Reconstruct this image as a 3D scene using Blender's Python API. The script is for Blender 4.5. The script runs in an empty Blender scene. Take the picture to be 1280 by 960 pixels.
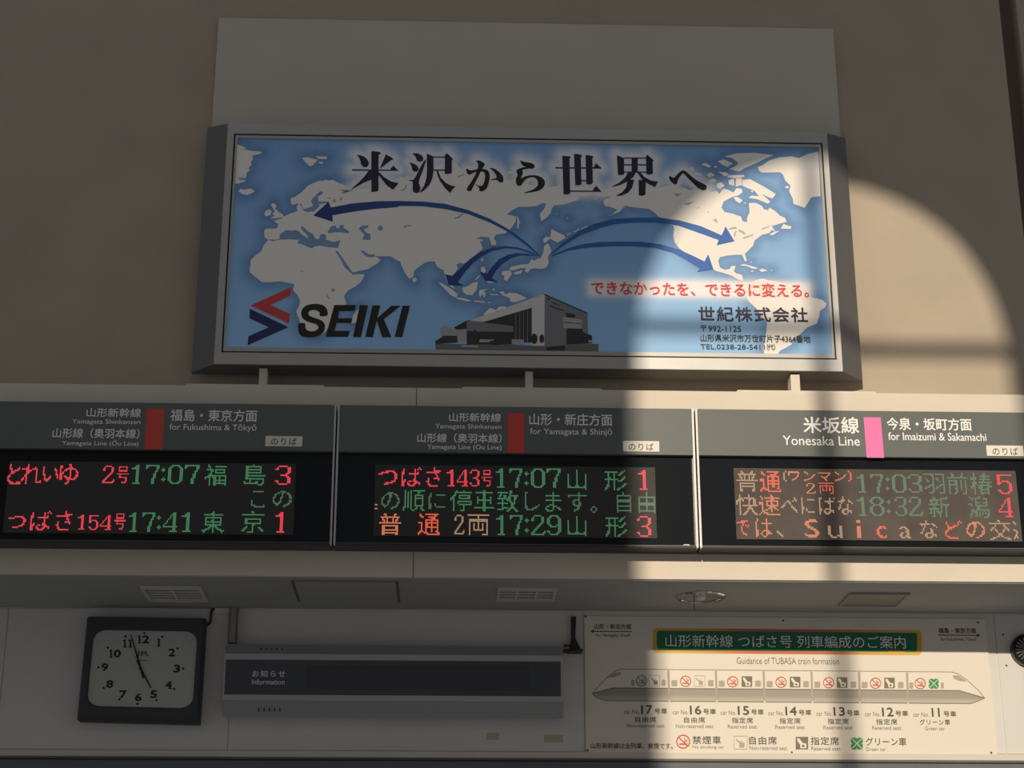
import bpy, bmesh, math, random
import numpy as np
from mathutils import Vector, Matrix, geometry
random.seed(4)
SC = bpy.context.scene
COL = SC.collection

# ------------------------------------------------------------------ camera
F = 2240.0
_X = Vector((67400, -777, -F)).normalized()
_Z = Vector((-3, 6210, -F)).normalized()
_Z = (_Z - _X * _Z.dot(_X)).normalized()
_Y = _Z.cross(_X)
R = Matrix((_X, _Y, _Z))
CAM = Vector((0, -9.0, 1.6))
cd = bpy.data.cameras.new('camera')
cd.sensor_width = 36
cd.lens = F * 36 / 1280
cd.clip_end = 200
cam = bpy.data.objects.new('camera', cd)
COL.objects.link(cam)
cam.matrix_world = Matrix.Translation(CAM) @ R.to_4x4()
SC.camera = cam

# ------------------------------------------------------------------ light
SC.view_settings.view_transform = 'Standard'
SC.view_settings.look = 'None'
SC.view_settings.gamma = 1
SC.view_settings.use_curve_mapping = False
SC.view_settings.exposure = 0.0
W = bpy.data.worlds.new('sky')
SC.world = W
W.use_nodes = True
bg = W.node_tree.nodes['Background']
bg.inputs[0].default_value = (0.87, 0.92, 1.0, 1)
bg.inputs[1].default_value = 0.245
SUN_DIR = Vector((0.235, 1.0, -0.306)).normalized()
sl = bpy.data.lights.new('sun', 'SUN')
sl.energy = 3.3
sl.color = (1.0, 0.84, 0.64)
sl.angle = math.radians(0.72)
so = bpy.data.objects.new('sun', sl)
COL.objects.link(so)
so.rotation_euler = SUN_DIR.to_track_quat('-Z', 'Y').to_euler()
so.location = (0, -14, 12)

# ------------------------------------------------------------------ pixel -> point on a plane of the building
def ray(px, py):
    return R @ Vector(((px - 640) / F, -(py - 480) / F, -1))
def P(px, py, Y):
    d = ray(px, py)
    return CAM + d * ((Y - CAM.y) / d.y)
def PZ(px, py, z):
    d = ray(px, py)
    return CAM + d * ((z - CAM.z) / d.z)

# ------------------------------------------------------------------ materials
def mat(name, col, rough=0.6, metal=0.0, coat=0.0, noise=0.0, nscale=6.0, emit=None, estr=1.0, bump=0.0, spec=0.5, vcol=None):
    m = bpy.data.materials.new(name)
    m.use_nodes = True
    nt = m.node_tree
    b = nt.nodes['Principled BSDF']
    b.inputs['Base Color'].default_value = (*col, 1)
    b.inputs['Roughness'].default_value = rough
    b.inputs['Metallic'].default_value = metal
    b.inputs['Coat Weight'].default_value = coat
    b.inputs['Coat Roughness'].default_value = 0.06
    b.inputs['Specular IOR Level'].default_value = spec
    if emit:
        b.inputs['Emission Color'].default_value = (*emit, 1)
        b.inputs['Emission Strength'].default_value = estr
    if noise or bump:
        tc = nt.nodes.new('ShaderNodeTexCoord')
        nz = nt.nodes.new('ShaderNodeTexNoise')
        nz.inputs['Scale'].default_value = nscale
        nz.inputs['Detail'].default_value = 5
        nt.links.new(tc.outputs['Object'], nz.inputs['Vector'])
    if noise:
        rp = nt.nodes.new('ShaderNodeValToRGB')
        rp.color_ramp.elements[0].position = 0.3
        rp.color_ramp.elements[1].position = 0.7
        rp.color_ramp.elements[0].color = (*[c * (1 - noise) for c in col], 1)
        rp.color_ramp.elements[1].color = (*[min(1, c * (1 + noise)) for c in col], 1)
        nt.links.new(nz.outputs['Fac'], rp.inputs[0])
        nt.links.new(rp.outputs[0], b.inputs['Base Color'])
    if bump:
        n2 = nt.nodes.new('ShaderNodeTexNoise')
        n2.inputs['Scale'].default_value = 60
        n2.inputs['Detail'].default_value = 4
        nt.links.new(tc.outputs['Object'], n2.inputs['Vector'])
        bp = nt.nodes.new('ShaderNodeBump')
        bp.inputs['Strength'].default_value = bump
        bp.inputs['Distance'].default_value = 0.004
        nt.links.new(n2.outputs['Fac'], bp.inputs['Height'])
        nt.links.new(bp.outputs[0], b.inputs['Normal'])
    if vcol:
        a = nt.nodes.new('ShaderNodeAttribute')
        a.attribute_name = vcol
        nt.links.new(a.outputs['Color'], b.inputs['Base Color'])
    return m

M = dict(
    plaster=mat('beige_plaster', (0.455, 0.39, 0.315), 0.9, noise=0.06, nscale=2.2, bump=0.25),
    panel_paint=mat('cream_panel_paint', (0.60, 0.545, 0.47), 0.7, noise=0.02, nscale=3),
    beam=mat('cream_beam_paint', (0.72, 0.66, 0.57), 0.65, noise=0.03, nscale=3),
    lower=mat('white_wall_panel', (0.67, 0.67, 0.655), 0.6, noise=0.03, nscale=2.5),
    soffit=mat('soffit_board', (0.385, 0.39, 0.39), 0.8, noise=0.03, nscale=2),
    slot_shade=mat('slot_shade_paint', (0.22, 0.19, 0.16), 0.9),  # shade of the recess painted in as a darker wall colour
    rail=mat('painted_rail', (0.66, 0.62, 0.56), 0.55),
    darkband=mat('dark_slate_band', (0.13, 0.14, 0.16), 0.6, noise=0.06, nscale=5),
    concrete=mat('hall_floor', (0.52, 0.52, 0.52), 0.7, noise=0.1, nscale=1.5),
    hall=mat('hall_wall', (0.50, 0.45, 0.38), 0.9),
    frame=mat('window_frame', (0.35, 0.35, 0.36), 0.5, 0.4),
    alu=mat('satin_aluminium', (0.52, 0.53, 0.53), 0.42, 0.55, noise=0.03, nscale=9),
    alu_dark=mat('dark_case_side', (0.16, 0.16, 0.165), 0.5, 0.3),
    alu_trim=mat('inner_trim', (0.50, 0.51, 0.50), 0.4, 0.5),
    groove=mat('black_groove', (0.015, 0.015, 0.017), 0.6),
    land=mat('print_land', (0.80, 0.775, 0.745), 0.5, coat=0.25),
    water=mat('print_water', (0.17, 0.31, 0.50), 0.5, coat=0.25),
    lake=mat('print_lake', (0.36, 0.40, 0.43), 0.5, coat=0.25),
    sea=mat('print_sea', (0.25, 0.5, 0.8), 0.45, coat=0.25, vcol='Col'),
    arrow=mat('print_arrow', (0.03, 0.09, 0.30), 0.5, coat=0.25, vcol='Col'),
    ink_navy=mat('print_navy', (0.018, 0.012, 0.05), 0.5, coat=0.25),
    ink_black=mat('print_black', (0.012, 0.012, 0.012), 0.5, coat=0.25),
    logo_red=mat('print_red', (0.52, 0.055, 0.05), 0.5, coat=0.25),
    logo_navy=mat('print_deep_navy', (0.02, 0.03, 0.13), 0.5, coat=0.25),
    slogan=mat('print_slogan_red', (0.72, 0.06, 0.06), 0.5, coat=0.25),
    ph1=mat('print_grey_light', (0.60, 0.60, 0.60), 0.5, coat=0.25),
    ph2=mat('print_grey_mid', (0.18, 0.185, 0.20), 0.5, coat=0.25),
    ph3=mat('print_grey_dark', (0.035, 0.037, 0.04), 0.5, coat=0.25),
    ph4=mat('print_grey_ground', (0.13, 0.135, 0.13), 0.5, coat=0.25),
    ph5=mat('print_grey_soft', (0.34, 0.35, 0.36), 0.5, coat=0.25),
    header=mat('slate_header', (0.125, 0.145, 0.145), 0.42, coat=0.1),
    housing=mat('black_housing', (0.03, 0.032, 0.036), 0.45),
    window=mat('black_window', (0.009, 0.012, 0.017), 0.2, spec=0.25),
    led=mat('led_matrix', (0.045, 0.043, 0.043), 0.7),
    led_haze=mat('led_matrix_sun_haze', (0.075, 0.062, 0.058), 0.7, noise=0.25, nscale=5),  # sunlit brown and reddish diode haze painted into the base colour
    silver=mat('silver_edge', (0.62, 0.63, 0.64), 0.35, 0.7),
    white=mat('sign_white', (0.93, 0.93, 0.93), 0.5),
    red_bar=mat('stripe_red', (0.70, 0.075, 0.065), 0.45),
    pink_bar=mat('stripe_pink', (0.85, 0.20, 0.50), 0.45),
    tag=mat('tag_white', (0.80, 0.78, 0.72), 0.5),
    tagink=mat('tag_ink', (0.05, 0.045, 0.04), 0.6),
    l_red=mat('led_red', (0.1, 0.02, 0.02), 0.5, emit=(0.85, 0.06, 0.085), estr=1.0),
    l_grn=mat('led_green', (0.03, 0.1, 0.05), 0.5, emit=(0.06, 0.22, 0.10), estr=0.85),
    l_gry=mat('led_pale_green', (0.06, 0.1, 0.07), 0.5, emit=(0.075, 0.17, 0.10), estr=0.8),
    l_org=mat('led_orange', (0.1, 0.05, 0.03), 0.5, emit=(0.75, 0.22, 0.11), estr=0.9),
    l_cor=mat('led_coral', (0.1, 0.03, 0.02), 0.5, emit=(0.85, 0.12, 0.06), estr=1.0),
    l_tan=mat('led_tan', (0.1, 0.07, 0.05), 0.5, emit=(0.50, 0.30, 0.18), estr=0.8),
    clock_body=mat('clock_case', (0.048, 0.053, 0.062), 0.55),
    clock_face=mat('clock_face', (0.48, 0.50, 0.48), 0.4, coat=0.05),
    clock_ink=mat('clock_ink', (0.01, 0.01, 0.01), 0.5),
    clock_logo=mat('clock_logo', (0.11, 0.15, 0.135), 0.5),
    info_body=mat('info_case', (0.33, 0.345, 0.36), 0.5, 0.1),
    info_face=mat('info_frame', (0.46, 0.48, 0.50), 0.4, 0.2),
    info_glass=mat('info_glass', (0.070, 0.080, 0.105), 0.3),
    info_led=mat('info_matrix', (0.055, 0.062, 0.085), 0.4),
    info_ink=mat('info_ink', (0.9, 0.92, 0.95), 0.5),
    poster=mat('poster_sheet', (0.77, 0.73, 0.66), 0.5, coat=0.08),
    p_ink=mat('poster_ink', (0.085, 0.075, 0.06), 0.6),
    p_soft=mat('poster_ink_soft', (0.22, 0.20, 0.17), 0.6),
    p_red=mat('poster_red', (0.60, 0.10, 0.07), 0.6),
    p_dred=mat('poster_dark_red', (0.24, 0.07, 0.05), 0.6),
    p_green=mat('poster_green', (0.01, 0.17, 0.095), 0.5),
    p_lgreen=mat('poster_light_green', (0.10, 0.45, 0.18), 0.5),
    p_bord=mat('poster_border', (0.6, 0.4, 0.1), 0.5, vcol='Col'),
    p_grey=mat('poster_grey', (0.42, 0.39, 0.34), 0.6),
    p_train=mat('poster_train_skirt', (0.40, 0.37, 0.33), 0.6, vcol='Col'),
    p_body=mat('poster_train_body', (0.79, 0.75, 0.68), 0.5),
    p_icon=mat('poster_icon_brown', (0.20, 0.17, 0.125), 0.6),
    p_gr=mat('poster_icon_green', (0.02, 0.30, 0.09), 0.5),
    screw=mat('screw', (0.08, 0.075, 0.07), 0.5, 0.5),
    chrome=mat('chrome', (0.75, 0.75, 0.73), 0.12, 1.0),
    bulb=mat('bulb_glass', (0.8, 0.8, 0.78), 0.15),
    iron=mat('black_iron', (0.02, 0.02, 0.022), 0.5),
    duct=mat('grey_duct', (0.30, 0.30, 0.30), 0.6),
    vent=mat('vent_grille', (0.62, 0.61, 0.60), 0.6),
    ribs=mat('ribbed_reflector', (0.35, 0.37, 0.36), 0.25, 0.8),
    cover=mat('translucent_cover', (0.27, 0.27, 0.25), 0.4),
    glassy=mat('dark_gloss', (0.02, 0.028, 0.03), 0.12, 0.3),
    tape=mat('faded_tape', (0.50, 0.46, 0.34), 0.8),
)

# faint emission added to the printed colours to brighten the shaded billboard
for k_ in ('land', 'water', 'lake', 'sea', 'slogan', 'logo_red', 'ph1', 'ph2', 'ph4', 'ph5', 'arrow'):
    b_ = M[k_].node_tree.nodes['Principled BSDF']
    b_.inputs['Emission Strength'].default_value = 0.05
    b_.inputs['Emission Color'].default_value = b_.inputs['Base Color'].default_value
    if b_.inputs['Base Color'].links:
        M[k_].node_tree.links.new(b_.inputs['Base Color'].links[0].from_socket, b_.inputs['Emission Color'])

# ------------------------------------------------------------------ builders
def link(name, me, m, parent=None):
    o = bpy.data.objects.new(name, me)
    COL.objects.link(o)
    if m is not None:
        me.materials.append(m)
    if parent is not None:
        o.parent = parent
        o.matrix_parent_inverse = parent.matrix_world.inverted()
    return o
def thing(name, label, cat, loc, group=None):
    o = bpy.data.objects.new(name, None)
    o.location = loc
    o.empty_display_size = 0.1
    COL.objects.link(o)
    o.matrix_world = Matrix.Translation(Vector(loc))
    o['label'] = label
    o['category'] = cat
    if group:
        o['group'] = group
    return o
def tag(o, label, cat, group=None):
    o['label'] = label
    o['category'] = cat
    if group:
        o['group'] = group
    return o
def struct(o):
    o['kind'] = 'structure'
    return o
def mesh(name, verts, faces, m, parent=None):
    me = bpy.data.meshes.new(name)
    me.from_pydata([tuple(v) for v in verts], [], faces)
    me.validate()
    bm = bmesh.new()
    bm.from_mesh(me)
    bmesh.ops.recalc_face_normals(bm, faces=bm.faces)
    bm.to_mesh(me)
    bm.free()
    return link(name, me, m, parent)
def boxes(name, bxs, m, parent=None, bevel=0.0):
    bm = bmesh.new()
    for (x0, x1, y0, y1, z0, z1) in bxs:
        r = bmesh.ops.create_cube(bm, size=1)
        for v in r['verts']:
            v.co = Vector(((x0 + x1) / 2 + v.co.x * (x1 - x0), (y0 + y1) / 2 + v.co.y * (y1 - y0), (z0 + z1) / 2 + v.co.z * (z1 - z0)))
    if bevel:
        bmesh.ops.bevel(bm, geom=list(bm.edges), offset=bevel, segments=2, affect='EDGES')
    me = bpy.data.meshes.new(name)
    bm.to_mesh(me)
    bm.free()
    return link(name, me, m, parent)
def box(name, x0, x1, y0, y1, z0, z1, m, parent=None, bevel=0.0):
    return boxes(name, [(x0, x1, y0, y1, z0, z1)], m, parent, bevel)
def rect(x0, y0, x1, y1, Y):
    """true upright rectangle on plane Y from a pixel box -> X0, X1, Z0, Z1"""
    xm, ym = (x0 + x1) / 2, (y0 + y1) / 2
    return P(x0, ym, Y).x, P(x1, ym, Y).x, P(xm, y1, Y).z, P(xm, y0, Y).z
def prism(name, pts, Yf, Yb, m, parent=None, bevel=0.0):
    """pixel outline seen on plane Yf, extruded straight back to Yb"""
    w = [P(x, y, Yf) for x, y in pts]
    n = len(w)
    vs = [Vector((p.x, Yf, p.z)) for p in w] + [Vector((p.x, Yb, p.z)) for p in w]
    fs = [tuple(range(n)), tuple(range(2 * n - 1, n - 1, -1))] + [(i, i + n, (i + 1) % n + n, (i + 1) % n) for i in range(n)]
    return mesh(name, vs, fs, m, parent)
def flat(name, polys, Y, m, parent=None, cols=None):
    """flat print: pixel polygons on plane Y facing the hall; cols: colour per vertex"""
    vs, fs, vc = [], [], []
    for k, poly in enumerate(polys):
        w = [P(x, y, Y) for x, y in poly]
        Yk = Y - k * min(4e-5, 4e-4 / len(polys))
        tris = geometry.tessellate_polygon([[Vector((p.x, p.z, 0)) for p in w]])
        b = len(vs)
        vs += [(p.x, Yk, p.z) for p in w]
        if cols:
            vc += cols[k]
        for t in tris:
            a, c, d = (Vector(vs[b + i]) for i in t)
            if (c - a).cross(d - a).y > 0:
                t = (t[0], t[2], t[1])
            fs.append(tuple(b + i for i in t))
    me = bpy.data.meshes.new(name)
    me.from_pydata(vs, [], fs)
    if cols:
        at = me.color_attributes.new('Col', 'FLOAT_COLOR', 'POINT')
        at.data.foreach_set('color', np.array([(*c, 1) for c in vc], dtype=np.float32).ravel())
    return link(name, me, m, parent)
def seg(x0, y0, x1, y1, w):
    d = math.hypot(x1 - x0, y1 - y0) or 1
    nx, ny = -(y1 - y0) / d * w / 2, (x1 - x0) / d * w / 2
    return [(x0 + nx, y0 + ny), (x1 + nx, y1 + ny), (x1 - nx, y1 - ny), (x0 - nx, y0 - ny)]
def pline(pts, w):
    return [seg(*pts[i], *pts[i + 1], w) for i in range(len(pts) - 1)]
def ring(cx, cy, rx, ry, w, n=24):
    out = []
    for i in range(n):
        a, b = 2 * math.pi * i / n, 2 * math.pi * (i + 1) / n
        out.append([(cx + rx * math.cos(a), cy + ry * math.sin(a)), (cx + rx * math.cos(b), cy + ry * math.sin(b)),
                    (cx + (rx - w) * math.cos(b), cy + (ry - w) * math.sin(b)), (cx + (rx - w) * math.cos(a), cy + (ry - w) * math.sin(a))])
    return out
def disc(cx, cy, rx, ry=None, n=14):
    ry = ry or rx
    return [(cx + rx * math.cos(2 * math.pi * i / n), cy + ry * math.sin(2 * math.pi * i / n)) for i in range(n)]
def rrect(x0, y0, x1, y1, r, n=5, tilt=0.0):
    out = []
    for cx, cy, a0 in ((x1 - r, y1 - r, 0), (x0 + r, y1 - r, 90), (x0 + r, y0 + r, 180), (x1 - r, y0 + r, 270)):
        for i in range(n + 1):
            a = math.radians(a0 + 90 * i / n)
            px = cx + r * math.cos(a)
            out.append((px, cy + r * math.sin(a) + (px - (x0 + x1) / 2) * tilt))
    return out
def smooth(pts, k=3):
    out, n = [], len(pts)
    for i in range(n):
        p0, p1, p2, p3 = (Vector(pts[(i + j - 1) % n]) for j in range(4))
        for s in range(k):
            t = s / k
            out.append(tuple(0.5 * ((2 * p1) + (p2 - p0) * t + (2 * p0 - 5 * p1 + 4 * p2 - p3) * t * t + (3 * p1 - p0 - 3 * p2 + p3) * t ** 3)))
    return out
def tube(name, pts, r, m, parent=None, n=8):
    cu = bpy.data.curves.new(name, 'CURVE')
    cu.dimensions = '3D'
    cu.bevel_depth = r
    cu.bevel_resolution = 2
    sp = cu.splines.new('NURBS')
    sp.points.add(len(pts) - 1)
    for i, p in enumerate(pts):
        sp.points[i].co = (*p, 1)
    sp.use_endpoint_u = True
    sp.order_u = 3
    t = bpy.data.objects.new(name, cu)
    COL.objects.link(t)
    me = bpy.data.meshes.new_from_object(t.evaluated_get(bpy.context.evaluated_depsgraph_get()))
    bpy.data.objects.remove(t)
    return link(name, me, m, parent)
def lathe(name, prof, c, axis, m, parent=None, n=32):
    """prof: (radius, distance along axis) ; axis 'z' down or 'y' forward"""
    vs, fs = [], []
    for r, h in prof:
        for i in range(n):
            a = 2 * math.pi * i / n
            if axis == 'z':
                vs.append((c[0] + r * math.cos(a), c[1] + r * math.sin(a), c[2] + h))
            else:
                vs.append((c[0] + r * math.cos(a), c[1] + h, c[2] + r * math.sin(a)))
    for j in range(len(prof) - 1):
        for i in range(n):
            fs.append((j * n + i, j * n + (i + 1) % n, (j + 1) * n + (i + 1) % n, (j + 1) * n + i))
    return mesh(name, vs, fs, m, parent)

_cache = {}
def glyphs(body, bold, gap):
    key = (body, bold, gap)
    if key not in _cache:
        cu = bpy.data.curves.new('t', 'FONT')
        cu.body = body
        cu.size = 1
        cu.offset = bold
        cu.resolution_u = 3
        cu.space_character = gap
        t = bpy.data.objects.new('t', cu)
        COL.objects.link(t)
        me = bpy.data.meshes.new_from_object(t.evaluated_get(bpy.context.evaluated_depsgraph_get()))
        v = np.zeros(len(me.vertices) * 3, dtype=np.float32)
        me.vertices.foreach_get('co', v)
        v = v.reshape(-1, 3)[:, :2].copy()
        fs = [tuple(p.vertices) for p in me.polygons]
        bpy.data.objects.remove(t)
        _cache[key] = (v, fs)
    return _cache[key]
def text(body, x0, y0, x1, y1, Y, m, parent, bold=0.0, gap=1.0, name='lettering', shear=0.0):
    """ink box of the line in pixels of the photograph, laid on plane Y; heavier weights are overprinted"""
    v, fs = glyphs(body, 0.0, gap)
    X0, X1, Z0, Z1 = rect(x0, y0, x1, y1, Y)
    a, b = v.min(0), v.max(0)
    u = (v - a) / np.maximum(b - a, 1e-6)
    grow = bold * (Z1 - Z0)
    vs, out = [], []
    p, q, r_ = (v[i] for i in fs[0][:3])
    flip = (q[0] - p[0]) * (r_[1] - p[1]) - (q[1] - p[1]) * (r_[0] - p[0]) < 0
    for k_, (dx, dz) in enumerate(((0, 0),) if bold <= 0 else ((-1, 0), (1, 0), (0, -1), (0, 1))):
        X = X0 + grow + u[:, 0] * (X1 - X0 - 2 * grow) + shear * (u[:, 1] - 0.5) * (Z1 - Z0) + dx * grow
        Z = Z0 + grow + u[:, 1] * (Z1 - Z0 - 2 * grow) + dz * grow
        o = len(vs)
        vs += [(float(x), Y - 0.00004 * k_, float(z)) for x, z in zip(X, Z)]
        for f in fs:
            f = tuple(o + i for i in f)
            out.append(tuple(reversed(f)) if flip else f)
    me = bpy.data.meshes.new(name)
    me.from_pydata(vs, [], out)
    return link(name, me, m, parent)

# ---- dot matrix lettering: each glyph sampled on the grid of the display, one small square per lit diode
DOT = 1.84
def dots_mesh(on, x0, y0, x1, y1, Y, m, parent):
    X0, X1, Z0, Z1 = rect(x0, y0, x1, y1, Y)
    nr, nc = on.shape
    px, pz = (X1 - X0) / nc, (Z1 - Z0) / nr
    vs, fs = [], []
    for r_, c_ in zip(*np.nonzero(on)):
        xa, xb = X0 + px * (c_ + 0.06), X0 + px * (c_ + 0.94)
        zb_, za = Z1 - px * 0 - pz * (r_ + 0.06), Z1 - pz * (r_ + 0.94)
        o = len(vs)
        vs += [(xa, Y, za), (xb, Y, za), (xb, Y, zb_), (xa, Y, zb_)]
        fs.append((o, o + 1, o + 2, o + 3))
    me = bpy.data.meshes.new('led_lettering')
    me.from_pydata(vs, [], fs)
    o = link('led_lettering', me, m, parent)
    o['kind'] = 'stuff'
    return o
def raster(body, nc, nr, S=5, thr=0.42):
    v, fs = glyphs(body, 0.0, 1.0)
    a, b = v.min(0), v.max(0)
    u = (v - a) / np.maximum(b - a, 1e-6)
    u = u * np.array([nc, nr])
    gx_, gy_ = np.meshgrid((np.arange(nc * S) + 0.5) / S, (np.arange(nr * S) + 0.5) / S)
    hit = np.zeros(gx_.shape, bool)
    for f in fs:
        for t_ in range(1, len(f) - 1):
            p, q, r_ = u[f[0]], u[f[t_]], u[f[t_ + 1]]
            x_lo, x_hi = int(max(0, min(p[0], q[0], r_[0]) * S - 1)), int(max(p[0], q[0], r_[0]) * S + 2)
            y_lo, y_hi = int(max(0, min(p[1], q[1], r_[1]) * S - 1)), int(max(p[1], q[1], r_[1]) * S + 2)
            sx, sy = gx_[y_lo:y_hi, x_lo:x_hi], gy_[y_lo:y_hi, x_lo:x_hi]
            e_ = lambda m_, n_: (n_[0] - m_[0]) * (sy - m_[1]) - (n_[1] - m_[1]) * (sx - m_[0])
            e1, e2, e3 = e_(p, q), e_(q, r_), e_(r_, p)
            hit[y_lo:y_hi, x_lo:x_hi] |= ((e1 >= 0) & (e2 >= 0) & (e3 >= 0)) | ((e1 <= 0) & (e2 <= 0) & (e3 <= 0))
    cov = hit.reshape(nr, S, nc, S).mean((1, 3))
    return (cov > thr)[::-1]
DIG = {
'0': '..#####..|.##...##.|##.....##|##.....##|##.....##|##.....##|##.....##|##.....##|##.....##|##.....##|##.....##|.##...##.|..#####..',
'1': '...##|..###|#####|...##|...##|...##|...##|...##|...##|...##|...##|...##|.#####',
'2': '..#####..|.#.....##|##.....##|##.....##|.......##|......##.|.....##..|....##...|...##....|..##.....|.##......#|##......##|#########',
'3': '..#####..|.#.....##|##.....##|.......##|.......##|......##.|...####..|......##.|.......##|.......##|##.....##|.#.....##|..#####..',
'4': '......##.|.....###.|....#.##.|....#.##.|...#..##.|..#...##.|..#...##.|.#....##.|#.....##.|#########|......##.|......##.|....#####',
'5': '#########|##.......|##.......|##.......|##.####..|###...##.|##.....##|.......##|.......##|.......##|##.....##|.##...##.|..#####..',
'7': '#########|##.....##|#......##|.......#.|......##.|......#..|.....##..|.....##..|.....##..|....##...|....##...|....##...|....##...',
'8': '..#####..|.##...##.|##.....##|##.....##|.##...##.|..#####..|.##...##.|##.....##|##.....##|##.....##|##.....##|.##...##.|..#####..',
'9': '..#####..|.##...##.|##.....##|##.....##|##.....##|##.....##|.##...###|..####.##|.......##|.......##|##.....##|.#....##.|..#####..',
}
def bitmap(key):
    rows = DIG[key].split('|')
    n_ = max(len(r_) for r_ in rows)
    return np.array([[ch == '#' for ch in r_.ljust(n_, '.')] for r_ in rows])

# ================================================================== STRUCTURE
Y_UP, Y_LOW, Y_BB, Y_BD = 0.40, 0.74, 0.20, -0.13
z_led = P(640, 486.2, 0).z            # top front edge of the cream beam
z_sof = P(640, 722.5, 0).z            # underside
XL, XR = -9.0, 9.0
beam = struct(box('wall_beam', XL, XR, 0, Y_LOW + 0.3, z_sof, z_led, M['beam']))
seam_x = P(520.6, 495, 0).x
for sx in (seam_x, P(-160, 495, 0).x, P(1204, 495, 0).x + 0.6):
    box('seam', sx - 0.0015, sx + 0.0015, -0.0015, 0.01, z_sof + 0.0, z_led, M['groove'], beam)
soff = struct(box('ceiling', XL, XR, 0.012, Y_LOW, z_sof - 0.006, z_sof + 0.02, M['soffit']))
x_slot = P(1262, 130, Y_UP).x
x_pier = P(1284, 130, Y_UP).x
w1 = struct(box('wall_upper', XL, x_slot, Y_UP, Y_UP + 0.3, z_led, 14, M['plaster']))
w2 = struct(box('wall_right', x_pier, XR, Y_UP, Y_UP + 0.3, z_led, 14, M['plaster']))
w3 = struct(box('wall_slot', x_slot, x_pier, Y_UP + 0.12, Y_UP + 0.3, z_led, 14, M['slot_shade']))
zl0 = P(640, 940.5, Y_LOW).z
w4 = struct(box('wall_lower', XL, XR, Y_LOW, Y_LOW + 0.3, 0, z_sof, M['lower']))
# sheets screwed on the lower wall, joints between them
zt = P(640, 765.5, Y_LOW).z
joints = [P(x, 850, Y_LOW).x for x in (-330, 3, 289, 730, 1249, 1640)]
for i in range(len(joints) - 1):
    box('wall_panel', joints[i] + 0.003, joints[i + 1] - 0.003, Y_LOW - 0.006, Y_LOW + 0.01, zl0 + 0.004, zt, M['lower'], w4)
# top rail, bottom rail, dark band
struct(box('trim_1', P(296, 765, Y_LOW).x, XR, Y_LOW - 0.016, Y_LOW, zt, z_sof - 0.006, M['rail']))
z_r = P(640, 948.5, Y_LOW).z
struct(box('trim_2', XL, XR, Y_LOW - 0.02, Y_LOW, z_r, zl0, M['rail']))
struct(box('trim_3', XL, XR, Y_LOW - 0.028, Y_LOW, z_r - 0.75, z_r, M['darkband']))
struct(box('trim_4', XL, XR, Y_LOW - 0.034, Y_LOW - 0.028, z_r - 0.018, z_r - 0.012, M['groove']))
# hall behind the camera: floor and the window wall that the low sun comes through
struct(box('floor', XL, XR, -14, Y_LOW + 0.3, -0.2, 0, M['concrete']))
YB = -10.5
k = SUN_DIR / SUN_DIR.y
# outline of the sun patch carried back to the window wall: centre (1.985, 5.30) at Y = 0, half width 1.065, rise 1.16
rad, rise = 1.065, 1.16
cx, cz = 1.985 + k.x * YB, 5.30 + k.z * YB
z_tr = 5.354 + k.z * YB
zb = cz - 3.1
n = 40
arc = [(cx + rad * math.cos(math.pi * i / n), cz + rise * math.sin(math.pi * i / n)) for i in range(n + 1)]
hole = [(cx - rad, zb)] + arc[::-1] + [(cx + rad, zb)]
dx1, dz1 = cx + rad + 2.4, 2.7               # doorway added under the window to bounce warm sun onto the soffit
vs, fs = [], []
# wall faces around the hole, front and back, with the reveal
def wallgrid(Y):
    b = len(vs)
    top = 14.0
    out = []
    pts = arc[::-1]
    for i in range(n):
        (xa, za), (xb, zb2) = pts[i], pts[i + 1]
        j = len(vs)
        vs.extend([(xa, Y, za), (xb, Y, zb2), (xb, Y, top), (xa, Y, top)])
        fs.append((j, j + 1, j + 2, j + 3))
    for (xa, xb, za, zc) in ((XL, cx - rad, 0, top), (dx1, XR, 0, top), (cx + rad, dx1, dz1, top), (cx - rad, cx + rad, dz1, zb)):
        j = len(vs)
        vs.extend([(xa, Y, za), (xb, Y, za), (xb, Y, zc), (xa, Y, zc)])
        fs.append((j, j + 1, j + 2, j + 3))
wallgrid(YB)
wallgrid(YB - 0.25)
for i in range(len(hole)):
    (xa, za), (xb, zc) = hole[i], hole[(i + 1) % len(hole)]
    j = len(vs)
    vs.extend([(xa, YB, za), (xb, YB, zc), (xb, YB - 0.25, zc), (xa, YB - 0.25, za)])
    fs.append((j, j + 1, j + 2, j + 3))
for (xa, za), (xb, zc) in (((cx - rad, 0), (cx - rad, dz1)), ((cx - rad, dz1), (dx1, dz1)), ((dx1, dz1), (dx1, 0))):
    j = len(vs)
    vs.extend([(xa, YB, za), (xb, YB, zc), (xb, YB - 0.25, zc), (xa, YB - 0.25, za)])
    fs.append((j, j + 1, j + 2, j + 3))
struct(mesh('wall_back', vs, fs, M['hall']))
win = struct(boxes('window_1', [(cx - 0.035, cx + 0.035, YB - 0.06, YB, zb, cz + rise - 0.02),
                                (cx - rad, cx + rad, YB - 0.06, YB, z_tr - 0.04, z_tr + 0.04)], M['frame']))

# ================================================================== BLANK PANEL ABOVE THE BILLBOARD
x0, x1, z0, z1 = P(269, 90, Y_UP - 0.02).x, P(1046, 100, Y_UP - 0.02).x, P(655, 190, Y_UP - 0.02).z, P(657, 29, Y_UP - 0.02).z
tag(box('blank_panel', x0, x1, Y_UP - 0.022, Y_UP - 0.001, z0, z1, M['panel_paint'], bevel=0.002),
    'wide blank cream panel on the wall above the world map billboard', 'panel')

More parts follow.
